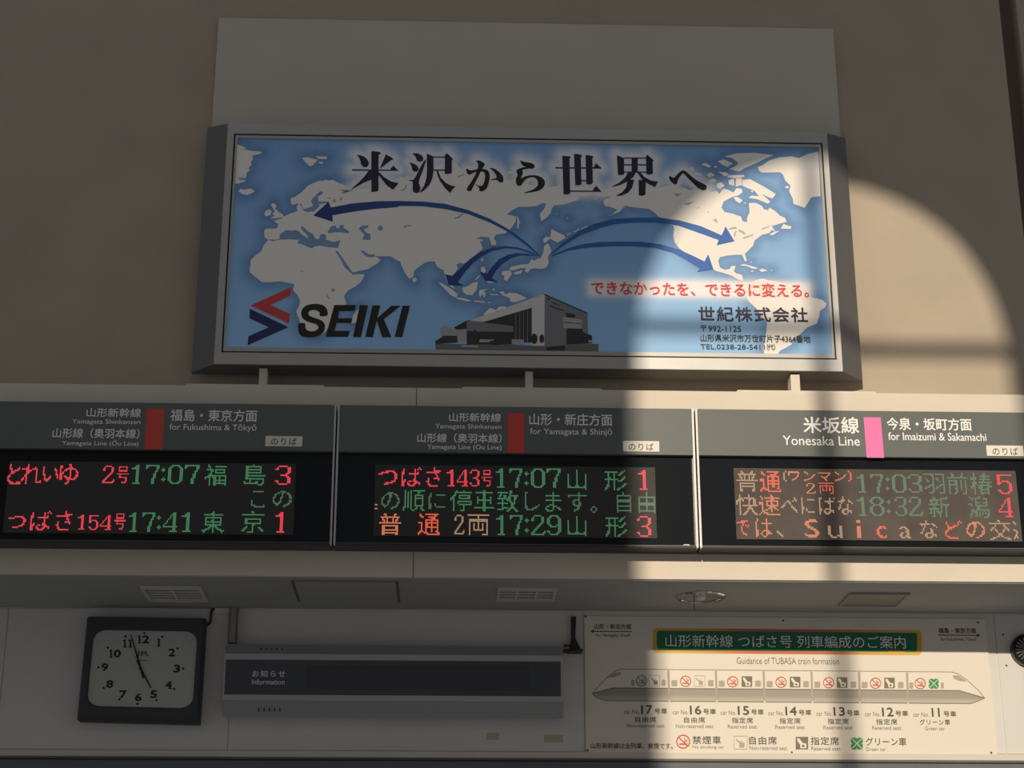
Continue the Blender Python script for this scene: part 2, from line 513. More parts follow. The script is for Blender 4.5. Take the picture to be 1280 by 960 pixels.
# ================================================================== BILLBOARD
def Xm(x, y, Y=Y_BB): return P(x, y, Y).x
FX0, FX1 = Xm(276, 305), Xm(1043.6, 314)
FZ1, FZ0 = P(660, 159.5, Y_BB).z, P(660, 459.3, Y_BB).z
GX0, GX1, GZ1, GZ0 = Xm(284.5, 305), Xm(1037, 314), P(660, 172.7, Y_BB).z, P(660, 444.9, Y_BB).z
YP = Y_BB + 0.016                       # print plane
PX0, PX1, PZ1, PZ0 = Xm(288.7, 305, YP), Xm(1032, 314, YP), P(660, 178.5, YP).z, P(660, 440.3, YP).z
bb = thing('billboard', 'wide framed billboard with white world map on blue, standing above the departure boards', 'billboard', ((FX0 + FX1) / 2, Y_BB + 0.08, FZ0))
def ringmesh(name, loops, m, parent):
    """loops: list of (x0,x1,z0,z1,Y)"""
    vs, fs = [], []
    for (a, b, c, d, Y) in loops:
        vs += [(a, Y, c), (b, Y, c), (b, Y, d), (a, Y, d)]
    for j in range(len(loops) - 1):
        for i in range(4):
            fs.append((j * 4 + i, j * 4 + (i + 1) % 4, (j + 1) * 4 + (i + 1) % 4, (j + 1) * 4 + i))
    return mesh(name, vs, fs, m, parent)
s1, s2 = 0.135, 0.02
ringmesh('frame', [(FX0, FX1, FZ0, FZ1, Y_BB + 0.012), (FX0, FX1, FZ0, FZ1, Y_BB), (GX0, GX1, GZ0, GZ1, Y_BB), (GX0, GX1, GZ0, GZ1, Y_BB + 0.012)], M['alu'], bb)
ringmesh('case_side', [(FX0 + .001, FX1 - .001, FZ0 + .001, FZ1 - .001, Y_BB + 0.008), (FX0 - s1, FX1 + s1, FZ0 - 0.008, FZ1 + 0.03, Y_BB + 0.12),
                       (FX0 - s1, FX1 + s1, FZ0 - 0.008, FZ1 + 0.03, Y_BB + 0.15), (FX0 + .1, FX1 - .1, FZ0 + .1, FZ1 - .1, Y_BB + 0.15)], M['alu_dark'], bb)
g = 0.009
ringmesh('groove', [(GX0, GX1, GZ0, GZ1, Y_BB + 0.011), (GX0 + g, GX1 - g, GZ0 + g, GZ1 - g, Y_BB + 0.011)], M['groove'], bb)
ringmesh('inner_trim', [(GX0 + g, GX1 - g, GZ0 + g, GZ1 - g, Y_BB + 0.011), (GX0 + g, GX1 - g, GZ0 + g, GZ1 - g, Y_BB + 0.003),
                        (PX0 + .004, PX1 - .004, PZ0 + .004, PZ1 - .004, Y_BB + 0.003), (PX0 + .004, PX1 - .004, PZ0 + .004, PZ1 - .004, Y_BB + 0.018)], M['alu_trim'], bb)

# ---- drawings, traced in zoomed views: (offset x, offset y, scale)
Z7, Z8 = (280, 160, 5.3333), (280, 280, 5.3333)
F1, F2, F3, F4, F5 = (500, 160, 5.3333), (500, 280, 5.3333), (680, 160, 5.3333), (840, 160, 5.3333), (840, 310, 5.3333)
F6 = (680, 330, 7.1111)
T1, T2, T3 = (430, 180, 8), (570, 180, 8), (680, 180, 5.8182)
PXF = (0, 0, 1)
def fr(f, *c):
    return [(f[0] + c[i] / f[2], f[1] + c[i + 1] / f[2]) for i in range(0, len(c), 2)]
old_world = (fr(Z7, 355,668, 275,672, 268,690, 270,730, 295,745, 262,785, 250,820, 215,845, 178,880, 175,905)
    + fr(Z8, 178,262, 170,300, 175,325, 205,350, 255,388, 300,388, 370,382, 420,390, 468,400, 460,440, 490,475, 507,510, 500,550, 480,580, 495,620, 510,660, 520,700, 545,730, 600,748, 650,738, 680,715, 715,655, 740,605, 760,572, 815,535, 812,520, 800,480, 830,440, 870,420, 910,390, 938,345, 930,334, 850,338, 856,322, 870,320, 960,300, 1020,265, 1045,240, 1012,215, 1040,215, 1110,215, 1150,240, 1175,250, 1185,280, 1205,325, 1235,365, 1262,350)
    + fr(F2, 95,310, 120,290, 165,258, 205,248, 230,250, 250,285, 270,300, 290,305, 300,350, 320,400, 355,432, 360,422, 335,395, 322,360, 325,350, 345,348, 370,320, 387,295, 375,270, 400,258, 425,265, 470,235, 520,190, 552,165, 545,140, 532,118, 560,108, 535,100, 510,95, 540,84, 590,88, 600,100, 610,140, 640,140, 640,115, 625,95, 640,70, 700,62, 740,30)
    + fr(F1, 770,625, 775,590, 745,582, 710,578, 745,550, 790,525, 850,525, 910,520, 950,500, 975,505, 960,540, 932,575, 940,620, 975,600, 1005,565, 1012,535, 1030,515, 1090,510, 1150,490, 1190,480)
    + fr(F3, 235,455, 290,455, 330,440, 380,462, 432,455, 440,438, 420,432, 400,425)
    + [(752, 236), (735, 234), (700, 232), (685, 234), (665, 232), (650, 226), (630, 225), (610, 215), (590, 207), (577, 211), (566, 201), (548, 206), (530, 215), (508, 226), (504, 221), (499, 221), (497, 232), (480, 232), (455, 236)]
    + fr(Z7, 845,400, 810,385, 760,365, 735,350, 720,346, 700,352, 680,344, 660,352, 640,350, 600,365, 585,372, 560,385, 520,425, 480,455, 445,470, 445,500, 460,513, 497,498, 483,530, 490,555, 440,570, 400,588, 370,608, 330,620, 362,640))
new_world = (fr(F3, 395,490, 405,520, 440,525, 490,545, 460,570, 425,588, 500,560, 530,530, 545,515, 570,525, 620,530, 700,540, 740,565, 760,590, 790,600, 820,640, 860,650, 868,670, 862,720, 870,760, 900,800, 940,830, 990,870, 1040,905, 1090,940)
    + fr(F5, 270,140, 300,155, 340,165, 400,185, 440,210, 475,222, 472,200, 465,178, 430,170, 412,155, 425,120, 395,120, 385,140, 350,145, 320,130, 308,90, 318,62, 370,50, 440,45, 468,45, 485,88, 500,85, 485,40)
    + fr(F4, 500,825, 540,785, 550,750, 600,712, 650,700, 665,680, 690,690, 665,655, 700,643, 765,625, 755,600, 720,585, 690,555, 650,530, 640,548, 610,540, 600,520, 560,500, 512,500, 517,560, 500,600, 500,630, 470,620, 460,590, 400,570, 350,560, 330,530, 345,490, 400,460, 440,450, 470,430, 465,405, 430,400, 410,430, 370,410, 340,405, 315,440, 300,420, 260,425, 220,415, 150,400)
    + fr(F3, 930,400, 880,385, 820,385, 760,400, 700,400, 640,390, 550,370, 480,365, 440,400, 415,408, 400,445, 440,462, 400,478))
lands = [old_world, new_world,
    fr(Z7, 88,108, 150,132, 125,140, 180,152, 255,158, 240,172, 185,185, 195,205, 180,225, 185,245, 165,265, 170,285, 150,300, 150,325, 120,345, 150,352, 100,370, 70,372, 80,240),
    fr(Z7, 95,420, 110,405, 135,412, 175,402, 205,420, 185,435, 150,447, 120,440),
    fr(Z7, 520,200, 560,195, 625,212, 590,250, 570,255, 540,225), fr(Z7, 610,185, 640,190, 685,190, 685,207, 630,205), fr(Z7, 630,228, 662,225, 660,237, 635,238),
    fr(Z7, 315,505, 335,502, 350,520, 342,540, 365,560, 392,575, 395,592, 360,600, 310,603, 335,585, 322,570, 340,555, 325,535, 318,520),
    fr(Z7, 275,552, 300,542, 318,555, 310,580, 280,590, 268,575),
    fr(Z8, 905,555, 925,575, 880,658, 850,660, 860,610),
    disc(*fr(F2, 97,372)[0], 2.7), fr(F2, 258,390, 275,392, 330,425, 365,450, 385,470, 375,492, 340,475, 300,435, 270,405),
    fr(F2, 375,490, 420,493, 475,510, 450,516, 380,500), fr(F2, 490,510, 560,515, 570,526, 500,519), fr(F2, 575,530, 610,514, 600,526),
    fr(F2, 415,425, 450,415, 490,390, 520,388, 510,440, 480,475, 440,470, 420,450),
    fr(F2, 530,440, 595,430, 560,445, 572,470, 560,492, 548,462, 537,490, 525,470),
    fr(F2, 540,290, 560,283, 572,310, 558,332, 540,312), fr(F2, 540,235, 553,224, 556,243, 543,252), fr(F2, 580,378, 630,378, 625,390, 585,394),
    fr(F2, 500,368, 530,342, 535,348, 505,373), fr(F2, 615,433, 630,427, 632,445, 620,443), fr(F2, 603,466, 655,470, 655,476, 603,472),
    fr(F2, 663,455, 690,448, 700,470, 730,458, 780,462, 845,495, 800,512, 760,522, 735,517, 730,492, 690,478),
    fr(F2, 555,602, 570,588, 600,560, 625,566, 640,575, 660,550, 700,550, 720,560, 640,640),
    fr(F2, 1010,33, 1040,50, 1090,75, 1108,88, 1050,124, 1000,97), fr(F2, 955,102, 975,83, 1005,90, 985,112, 960,128),
    fr(F2, 975,135, 990,130, 1010,180, 985,220, 992,260, 975,290, 940,300, 900,295, 870,300, 850,328, 832,312, 840,292, 800,295, 760,308, 725,305, 740,285, 800,272, 860,265, 878,230, 888,245, 940,225, 955,190, 960,150),
    fr(F2, 678,318, 715,310, 742,315, 745,335, 712,380, 690,368, 700,345, 680,340), fr(F2, 755,325, 820,305, 805,330, 770,337),
    fr(F2, 1110,72, 1138,57, 1140,62, 1115,77), fr(F2, 1155,52, 1195,30, 1197,36, 1160,56), fr(F2, 1205,30, 1250,12, 1250,18, 1210,34),
    fr(F1, 780,580, 790,600, 803,640, 792,635, 792,672, 780,667, 782,620), fr(F1, 1040,570, 1050,570, 1050,577), fr(F1, 1110,598, 1122,598, 1120,606),
    fr(F1, 715,290, 750,288, 745,305, 722,303),
    fr(F4, 350,190, 420,170, 550,165, 680,180, 620,205, 570,230, 480,270, 450,290, 380,275, 430,250, 440,230, 400,200), fr(F4, 305,220, 345,208, 405,235, 370,260, 335,245),
    fr(F4, 380,315, 480,312, 482,325, 430,335, 365,325), fr(F4, 470,345, 520,340, 620,395, 692,440, 670,470, 640,460, 600,440, 655,490, 640,505, 570,475, 510,465, 530,450, 580,455, 550,420, 470,385),
    fr(F4, 375,350, 412,336, 417,386, 380,376), fr(F4, 425,338, 465,333, 467,380, 425,390), fr(F4, 298,370, 330,360, 352,385, 320,407, 300,395), fr(F4, 228,310, 260,296, 288,315, 250,330),
    fr(F4, 238,350, 270,335, 300,350, 260,367), fr(F4, 193,240, 225,233, 262,255, 240,264), fr(F4, 305,290, 360,295, 380,310, 350,322), fr(F4, 278,255, 298,252, 300,262, 285,264), fr(F4, 520,420, 540,418, 540,430),
    fr(F4, 410,462, 435,458, 470,482, 450,502, 425,485), fr(F4, 478,495, 492,497, 490,508), fr(F4, 755,390, 775,386, 778,400, 758,402),
    fr(F3, 970,265, 995,262, 1000,280, 975,278), fr(F3, 1010,295, 1055,305, 1045,318, 1000,308), fr(F3, 330,468, 355,470, 350,478),
    fr(F4, 570,260, 600,250, 650,215, 720,195, 800,190, 850,200, 900,175, 975,158, 990,455, 930,462, 885,532, 810,505, 805,470, 780,420, 790,385, 755,350, 740,310, 720,295, 600,297, 580,285),
    fr(F4, 725,670, 745,638, 765,650, 797,655, 790,673), fr(F4, 650,710, 680,692, 718,684, 670,716),
    fr(F5, 450,115, 480,107, 540,123, 578,136, 540,139, 500,121), fr(F5, 580,148, 600,137, 637,150, 600,159), fr(F5, 525,152, 545,152, 543,158, 527,158), fr(F5, 652,147, 668,147, 666,154), fr(F5, 520,92, 530,90, 535,100), 
    fr(F5, 475,222, 500,232, 540,222, 575,210, 605,203, 640,215, 700,222, 760,240, 840,280, 905,325, 960,335, 1000,345, 1030,370, 1020,395, 985,420, 980,460, 965,505, 900,530, 870,560, 820,600, 790,625, 802,640, 760,665, 720,685, 705,708, 708,712, 615,712, 610,660, 625,590, 635,490, 600,460, 560,400, 510,355, 498,330, 520,290, 510,250, 480,235)]
waters = [fr(Z7, 590,470, 610,450, 640,422, 662,425, 655,440, 625,457, 630,490, 700,490, 690,500, 632,507, 640,520, 600,555, 555,560, 530,552, 518,525, 500,505, 515,505, 530,540, 570,530, 595,515, 580,490),
    fr(Z7, 290,742, 345,745, 372,738, 370,710, 400,690, 415,680, 450,685, 480,680, 500,690, 525,715, 555,732, 562,722, 520,680, 512,660, 525,655, 560,690, 590,705, 612,740, 635,738, 640,712, 660,705, 680,715, 680,745, 730,760, 775,748, 760,800, 700,795, 640,785, 600,790, 590,803, 550,790, 520,775, 488,770, 500,745, 440,742, 370,745, 320,755),
    fr(Z7, 688,695, 715,655, 745,650, 750,668, 775,665, 765,652, 800,645, 795,665, 835,688, 830,703, 780,695, 740,695, 700,702),
    fr(Z7, 898,668, 925,650, 962,648, 960,665, 930,675, 950,700, 975,705, 978,745, 925,745, 925,725, 940,715, 915,690),
    disc(*fr(Z7, 1042,667)[0], 3.2), fr(Z8, 740,178, 756,180, 800,240, 850,312, 870,335, 840,322, 805,290, 775,230),
    fr(Z8, 908,175, 935,180, 960,200, 990,205, 1000,198, 1012,218, 985,222, 950,217, 930,200),
    fr(F2, 510,97, 545,84, 590,88, 602,110, 580,130, 545,140, 535,120, 560,106)]
lakes = [fr(Z7, 1195,665, 1203,650, 1250,647, 1250,653, 1212,658, 1205,670), fr(Z7, 760,408, 845,413, 800,442, 780,430, 800,420), disc(*fr(Z7, 735,485)[0], 2.2), disc(*fr(Z7, 780,472)[0], 2),
    fr(Z7, 690,463, 715,463, 712,470, 692,470),
    fr(F1, 362,600, 395,585, 412,568, 425,573, 400,598, 368,606), disc(*fr(Z8, 727,440)[0], 2.4), fr(Z8, 510,303, 530,318, 528,324, 512,314), fr(Z8, 683,462, 692,475, 706,500, 698,502, 684,478),
    fr(F4, 368,676, 395,664, 420,659, 440,668, 425,672, 400,674), fr(F4, 412,720, 416,695, 428,684, 432,690, 424,700, 422,724), fr(F4, 440,678, 462,682, 480,692, 494,712, 478,708, 462,696, 448,692), fr(F4, 470,732, 545,705, 540,715, 480,740),
    fr(F3, 858,435, 920,438, 890,456), fr(F3, 925,505, 1005,487, 960,516), fr(F3, 1118,605, 1135,615, 1145,598, 1158,633, 1140,625), fr(F3, 1005,535, 1040,528, 1035,535), fr(F3, 1085,565, 1100,555, 1098,565),
    fr(F3, 900,375, 935,385, 1000,405, 970,415, 940,398), fr(T1, 550,465, 590,455, 615,430, 605,400, 628,415, 622,440, 590,472), fr(T1, 1125,330, 1200,298, 1215,300, 1150,332), fr(T1, 0,465, 60,470, 110,448, 60,480, 0,480),
    fr(F4, 595,672, 640,655, 665,648, 640,662, 600,678), fr(Z7, 88,335, 120,328, 150,340, 110,348)]
title_kanji = [fr(T1, *p) for p in (
    (273,72, 300,72, 355,80, 368,88, 365,98, 345,108, 345,465, 330,475, 273,480), (125,108, 160,112, 200,125, 230,150, 248,185, 245,215, 225,232, 195,230, 172,205, 165,170, 150,135),
    (418,102, 498,150, 465,165, 360,248, 375,205, 395,160), (80,252, 545,258, 545,268, 80,266), (455,262, 492,215, 545,268),
    (275,258, 275,355, 200,385, 130,425, 68,458, 75,448, 140,390, 200,330, 235,285, 250,258), (340,280, 360,290, 400,330, 470,375, 545,390, 515,430, 490,458, 430,415, 385,360, 345,310),
    (685,92, 735,92, 775,112, 795,140, 785,170, 755,178, 730,165, 718,130), (653,185, 690,192, 730,215, 748,245, 735,272, 705,278, 683,260, 676,220),
    (648,360, 665,360, 695,358, 720,320, 760,240, 800,170, 825,150, 790,260, 755,350, 748,390, 765,440, 755,480, 725,490, 692,480, 685,440, 690,410, 685,375, 655,368),
    (828,95, 860,108, 895,125, 895,260, 885,340, 855,410, 800,465, 762,487, 758,482, 800,420, 825,340, 830,250), (890,125, 1015,125, 1015,136, 890,136),
    (1030,92, 1060,120, 1090,150, 1078,165, 1078,290, 1050,298, 1020,302, 1008,295, 1008,110), (890,255, 1015,255, 1015,267, 890,267),
    (922,262, 940,270, 970,340, 1020,390, 1070,415, 1115,422, 1085,455, 1060,490, 1010,440, 960,370, 938,320))]
title_kanji += [fr(T3, *p) for p in (
    (133,85, 190,90, 195,98, 185,108, 190,360, 170,367, 142,365), (218,72, 240,72, 278,80, 268,100, 272,295, 250,300, 228,300), (302,80, 330,82, 360,90, 352,105, 355,285, 335,295, 308,292),
    (82,168, 415,170, 415,179, 82,178), (360,172, 378,138, 420,179), (188,338, 415,340, 415,348, 188,347), (350,342, 378,302, 420,348), (268,262, 308,262, 308,271, 268,271),
    (530,82, 560,92, 582,105, 582,222, 560,226, 538,225), (637,100, 682,100, 682,206, 637,206), (750,77, 775,98, 797,118, 790,130, 792,215, 770,222, 745,220, 742,90),
    (580,98, 745,98, 745,106, 580,106), (580,147, 745,147, 745,156, 580,156), (580,200, 745,200, 745,208, 580,208),
    (612,205, 668,205, 650,240, 600,275, 550,300, 495,313, 500,305, 550,280, 590,245), (676,203, 700,205, 730,240, 775,265, 832,275, 820,290, 808,313, 760,290, 715,260, 690,225),
    (610,258, 655,258, 652,275, 640,320, 610,355, 565,375, 525,378, 530,372, 570,350, 598,315, 605,275), (688,260, 735,265, 740,275, 738,368, 715,377, 690,374))]
title_kana = [smooth(fr(T2, *p)) for p in (
    (195,170, 230,165, 265,180, 288,205, 265,240, 235,300, 200,370, 165,440, 150,468, 120,470, 108,450, 130,410, 170,350, 210,270, 222,210, 212,182),
    (102,248, 115,250, 150,264, 210,253, 265,250, 310,260, 335,295, 335,350, 320,410, 300,450, 265,472, 235,468, 232,440, 200,408, 197,400, 230,418, 265,412, 285,370, 290,310, 278,280, 240,275, 190,282, 155,298, 130,308, 108,285),
    (338,240, 380,245, 425,275, 460,310, 474,350, 468,380, 450,385, 425,375, 405,358, 355,360, 352,353, 398,340, 405,320, 385,285, 360,258),
    (640,165, 655,168, 690,180, 745,188, 780,205, 785,230, 770,245, 735,245, 690,228, 660,205, 645,180),
    (605,265, 625,250, 680,232, 735,240, 700,250, 665,260, 668,290, 655,330, 652,345, 700,320, 760,312, 820,318, 870,345, 890,385, 875,430, 840,460, 780,478, 690,490, 685,484, 760,460, 810,425, 820,390, 805,350, 770,332, 720,340, 680,370, 655,410, 625,418, 602,395, 600,350, 615,310))]
title_kana.append(smooth(fr(T3, 910,235, 920,235, 945,245, 975,215, 1000,195, 1020,193, 1045,210, 1090,250, 1140,280, 1178,300, 1182,320, 1170,335, 1150,335, 1110,310, 1050,250, 1015,215, 1000,222, 975,260, 965,290, 945,290, 915,262)))

# ---- sea with the printed glow round headline and slogan and the darker rim round the coasts
def dens(polys, step=1.5):
    out = []
    for p in polys:
        for i in range(len(p)):
            a, b = p[i], p[(i + 1) % len(p)]
            m_ = max(1, int(math.hypot(b[0] - a[0], b[1] - a[1]) / step))
            out += [(a[0] + (b[0] - a[0]) * t / m_, a[1] + (b[1] - a[1]) * t / m_) for t in range(m_)]
    return out
def XZ(pts, Y):
    return np.array([(lambda q: (q.x, q.z))(P(x, y, Y)) for x, y in pts], dtype=np.float32)
NX, NZ = 300, 110
gx = np.linspace(PX0 - .01, PX1 + .01, NX, dtype=np.float32)
gz = np.linspace(PZ0 - .01, PZ1 + .01, NZ, dtype=np.float32)
GX, GZ = np.meshgrid(gx, gz)
gp = np.stack([GX.ravel(), GZ.ravel()], 1)
def mind(pts):
    best = np.full(len(gp), 1e9, dtype=np.float32)
    for i in range(0, len(pts), 60):
        d = ((gp[:, None, :] - pts[None, i:i + 60, :]) ** 2).sum(2).min(1)
        best = np.minimum(best, d)
    return np.sqrt(best)
d_title = mind(XZ(dens(title_kanji + title_kana, 3), YP))
slog = dens([[(740, 354), (1009, 358), (1009, 368), (740, 365)], [(740, 360), (1009, 363)]], 3)
d_slog = mind(XZ(slog, YP))
d_land = mind(XZ(dens(lands, 4), YP))
u = (gp[:, 0] - PX0) / (PX1 - PX0)
v = (gp[:, 1] - PZ0) / (PZ1 - PZ0)
deep = np.array([0.10, 0.215, 0.46]); mid = np.array([0.17, 0.35, 0.66]); pale = np.array([0.28, 0.52, 0.84])
w = np.clip(0.25 + 0.75 * (1 - v) ** 1.1, 0, 1)[:, None]
c = mid * (1 - w) + pale * w
hal = np.exp(-(d_land / 0.05) ** 2)[:, None] * 0.7
c = c * (1 - hal) + deep * hal
gl = np.clip(np.exp(-(d_title / 0.050) ** 2) * 0.85 + np.exp(-(d_slog / 0.035) ** 2) * 0.95, 0, 1)[:, None]
c = c * (1 - gl) + np.array([0.86, 0.86, 0.88]) * gl
vs = [(float(a), YP, float(b)) for a, b in gp]
fs = [(j * NX + i, j * NX + i + 1, (j + 1) * NX + i + 1, (j + 1) * NX + i) for j in range(NZ - 1) for i in range(NX - 1)]
me = bpy.data.meshes.new('sea_print')
me.from_pydata(vs, [], fs)
at = me.color_attributes.new('Col', 'FLOAT_COLOR', 'POINT')
at.data.foreach_set('color', np.concatenate([c, np.ones((len(c), 1))], 1).astype(np.float32).ravel())
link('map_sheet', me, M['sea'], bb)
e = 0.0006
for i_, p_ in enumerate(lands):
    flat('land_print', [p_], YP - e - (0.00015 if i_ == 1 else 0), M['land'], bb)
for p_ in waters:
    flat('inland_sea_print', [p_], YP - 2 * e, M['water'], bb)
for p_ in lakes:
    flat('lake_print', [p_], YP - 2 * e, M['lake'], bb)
# arrows: pale at the root, saturated at the head
arrows = [
    fr(Z7, 595,583, 697,492, 712,530, 850,503, 1020,488) + fr(F1, 0,486, 150,490, 300,505, 450,545, 600,605, 750,690, 850,770, 930,847, 925,852, 840,780, 720,692, 600,630, 450,572, 300,540, 150,522, 0,520) + fr(Z7, 1150,528, 1000,540, 860,558, 722,582, 725,625),
    fr(F2, 325,408, 300,335, 350,345, 410,290, 470,230, 540,185, 620,155, 700,147, 780,155, 860,180, 920,210, 915,214, 860,190, 780,167, 700,162, 620,178, 540,218, 480,268, 430,325, 385,388, 425,412),
    fr(F2, 570,378, 530,318, 580,332, 610,290, 660,235, 720,205, 780,194, 850,198, 915,212, 870,210, 800,210, 740,228, 680,268, 640,312, 612,362, 655,388),
    fr(F3, 1270,755, 1210,655, 1185,715, 1040,652, 900,615, 760,597, 600,597, 450,608, 330,640, 230,690, 130,760, 50,832, 60,836, 150,770, 250,712, 380,665, 480,640, 600,630, 750,630, 900,652, 1040,702, 1165,747, 1150,782),
    fr(F3, 1130,942, 1095,842, 1070,890, 1000,855, 900,810, 780,775, 650,758, 500,757, 370,760, 250,775, 150,805, 50,848, 55,856, 160,817, 300,797, 450,788, 600,788, 740,799, 860,832, 950,880, 1040,937, 1020,960)]
for a in arrows:
    tip = Vector(a[0])
    mx = max((Vector(q) - tip).length for q in a)
    cc = []
    for q in a:
        t = (Vector(q) - tip).length / mx
        if tip.x > 700:
            c0, c1 = Vector((0.028, 0.125, 0.47)), Vector((0.02, 0.13, 0.32))
        else:
            c0, c1 = Vector((0.012, 0.04, 0.20)), Vector((0.02, 0.11, 0.32))
        cc.append(tuple(c0.lerp(c1, t)))
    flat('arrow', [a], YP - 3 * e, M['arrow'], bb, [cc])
for a_, b_ in ((0, 7), (7, 15), (15, 23), (23, len(title_kanji))):
    flat('headline_character', title_kanji[a_:b_], YP - 4 * e, M['ink_navy'], bb)
for a_, b_ in ((0, 3), (3, 5), (5, 6)):
    flat('headline_character', title_kana[a_:b_], YP - 4 * e, M['ink_black'], bb)
# company emblem and italic name
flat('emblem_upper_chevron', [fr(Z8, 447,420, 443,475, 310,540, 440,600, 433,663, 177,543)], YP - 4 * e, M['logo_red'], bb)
flat('emblem_lower_chevron', [fr(Z8, 172,565, 430,688, 158,808, 163,748, 298,688, 170,628)], YP - 4 * e, M['logo_navy'], bb)
flat('name_lettering', [smooth(fr(Z8, 688,610, 640,615, 638,592, 612,574, 578,576, 562,592, 570,612, 600,624, 645,640, 670,665, 672,700, 650,735, 610,752, 560,756, 515,745, 497,715, 497,665, 540,662, 542,690, 560,712, 600,715, 625,700, 628,682, 610,666, 570,655, 530,635, 515,605, 520,570, 545,545, 590,533, 640,535, 675,552, 690,580), 2),
    fr(Z8, 735,540, 880,540, 870,580, 768,580, 760,628, 855,628, 847,660, 750,660, 737,712, 838,712, 828,752, 678,752),
    fr(Z8, 905,540, 960,542, 912,755, 860,752), fr(Z8, 990,542, 1042,542, 992,755, 942,752), fr(Z8, 1115,545, 1178,545, 1040,655, 1005,642), fr(Z8, 1018,645, 1060,622, 1117,755, 1055,755),
    fr(Z8, 1190,545, 1240,545, 1188,755, 1138,752)], YP - 4 * e, M['ink_black'], bb)
# printed picture of the low factory building
ph = [('ph4', [fr(F2, 238,846, 235,775, 262,772, 290,800, 640,800, 1000,815, 1060,810, 1280,800) + fr(F6, 485,712, 485,787)]),
      ('ph5', [fr(F2, 268,690, 300,680, 360,700, 440,672, 440,780, 290,780, 275,745)]),
      ('ph1', [fr(F2, 468,642, 955,468, 965,470, 960,812, 880,812, 880,558, 560,652)]),
      ('ph3', [fr(F2, 560,652, 880,558, 880,790, 560,790), fr(F2, 360,690, 440,645, 470,640, 445,700, 380,705), fr(F2, 238,780, 290,745, 380,745, 385,790, 240,800)]),
      ('ph2', [fr(F2, 965,470, 1250,595, 1252,725, 1245,800, 965,822)]),
      ('ph3', [fr(F2, 445,712, 755,718, 755,802, 445,802), fr(F2, 1105,588, 1170,605, 1165,625, 1108,622), fr(F2, 1110,697, 1216,698, 1222,720, 1280,745, 1280,795, 1110,805),
               fr(F2, 955,468, 966,466, 1252,592, 1250,600, 964,474), fr(F2, 975,490, 1000,498, 1000,508, 975,500), fr(F2, 1010,518, 1065,540, 1065,546, 1010,525), fr(F2, 995,540, 1088,572, 1088,580, 995,549), fr(F2, 975,820, 1100,808, 1100,840, 975,842)]),
      ('ph2', [fr(F2, 445,645, 755,680, 755,720, 445,714)] + [fr(F2, x, 790, x + 5, 790, x + 5, 565 + (880 - x) * 0.29, x, 567 + (880 - x) * 0.29) for x in range(770, 880, 26)]),
      ('ph5', [fr(F2, 1085,618, 1215,638, 1213,698, 1088,692), fr(F2, 405,806, 525,810, 520,822, 410,820), fr(F2, 530,768, 628,770, 628,790, 530,788), fr(F2, 745,768, 825,770, 825,800, 745,798), fr(F2, 1255,775, 1280,775, 1280,790, 1258,790)]),
      ('ph3', [fr(F2, 1088,652, 1213,664, 1213,668, 1088,657), disc(*fr(F2, 895,765)[0], 4.2, 6.5), disc(*fr(F2, 945,765)[0], 3, 5.5), disc(*fr(F2, 640,790)[0], 9, 3), fr(F2, 495,705, 506,705, 506,800, 495,800)])]
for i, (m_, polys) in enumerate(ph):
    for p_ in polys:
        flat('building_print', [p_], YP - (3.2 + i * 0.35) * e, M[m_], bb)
YT = YP - 6.6 * e
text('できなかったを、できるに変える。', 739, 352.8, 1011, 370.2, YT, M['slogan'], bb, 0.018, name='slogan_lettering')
text('世紀株式会社', 872.8, 383.5, 1009.7, 402.3, YT, M['ink_navy'], bb, 0.022, 1.12, name='company_lettering')
text('〒992-1125', 875.6, 407, 926.3, 414.6, YT, M['ink_black'], bb, 0.008, name='address_lettering')
text('山形県米沢市万世町片子4364番地', 875.6, 418.4, 1013, 427.8, YT, M['ink_black'], bb, 0.012, name='address_lettering')
text('TEL.0238-28-5411㈹', 875.6, 429.4, 969, 437.4, YT, M['ink_black'], bb, 0.008, name='address_lettering')

# ---- three brackets that carry the billboard
for (xa, xb, fa, fb, lab) in ((323.7, 333.7, 232, 405, 'left steel bracket with foot plate under the billboard'),
                          (656.7, 666.2, 578, 752, 'middle steel bracket with foot plate under the billboard'),
                          (988.3, 999.5, 921, 1094, 'right sunlit steel bracket with foot plate under the billboard')):
    X0, X1 = P(xa, 472, 0.235).x, P(xb, 472, 0.235).x
    b = thing('billboard_bracket', lab, 'bracket', ((X0 + X1) / 2, 0.2, z_led), 'brackets under the billboard')
    box('post', X0, X1, 0.235, 0.33, z_led + 0.014, FZ0 - 0.010, M['beam'], b)
    box('foot_plate', P(fa, 485, 0.02).x, P(fb, 485, 0.02).x, 0.012, 0.36, z_led, z_led + 0.014, M['beam'], b, 0.002)
    for f_ in (0.25, 0.75):
        xx = P(fa + (fb - fa) * f_, 485, 0.02).x
        lathe('bolt', [(0.0, 0.012), (0.008, 0.012), (0.008, 0.0)], (xx, 0.05, z_led + 0.014), 'z', M['screw'], b, 8)

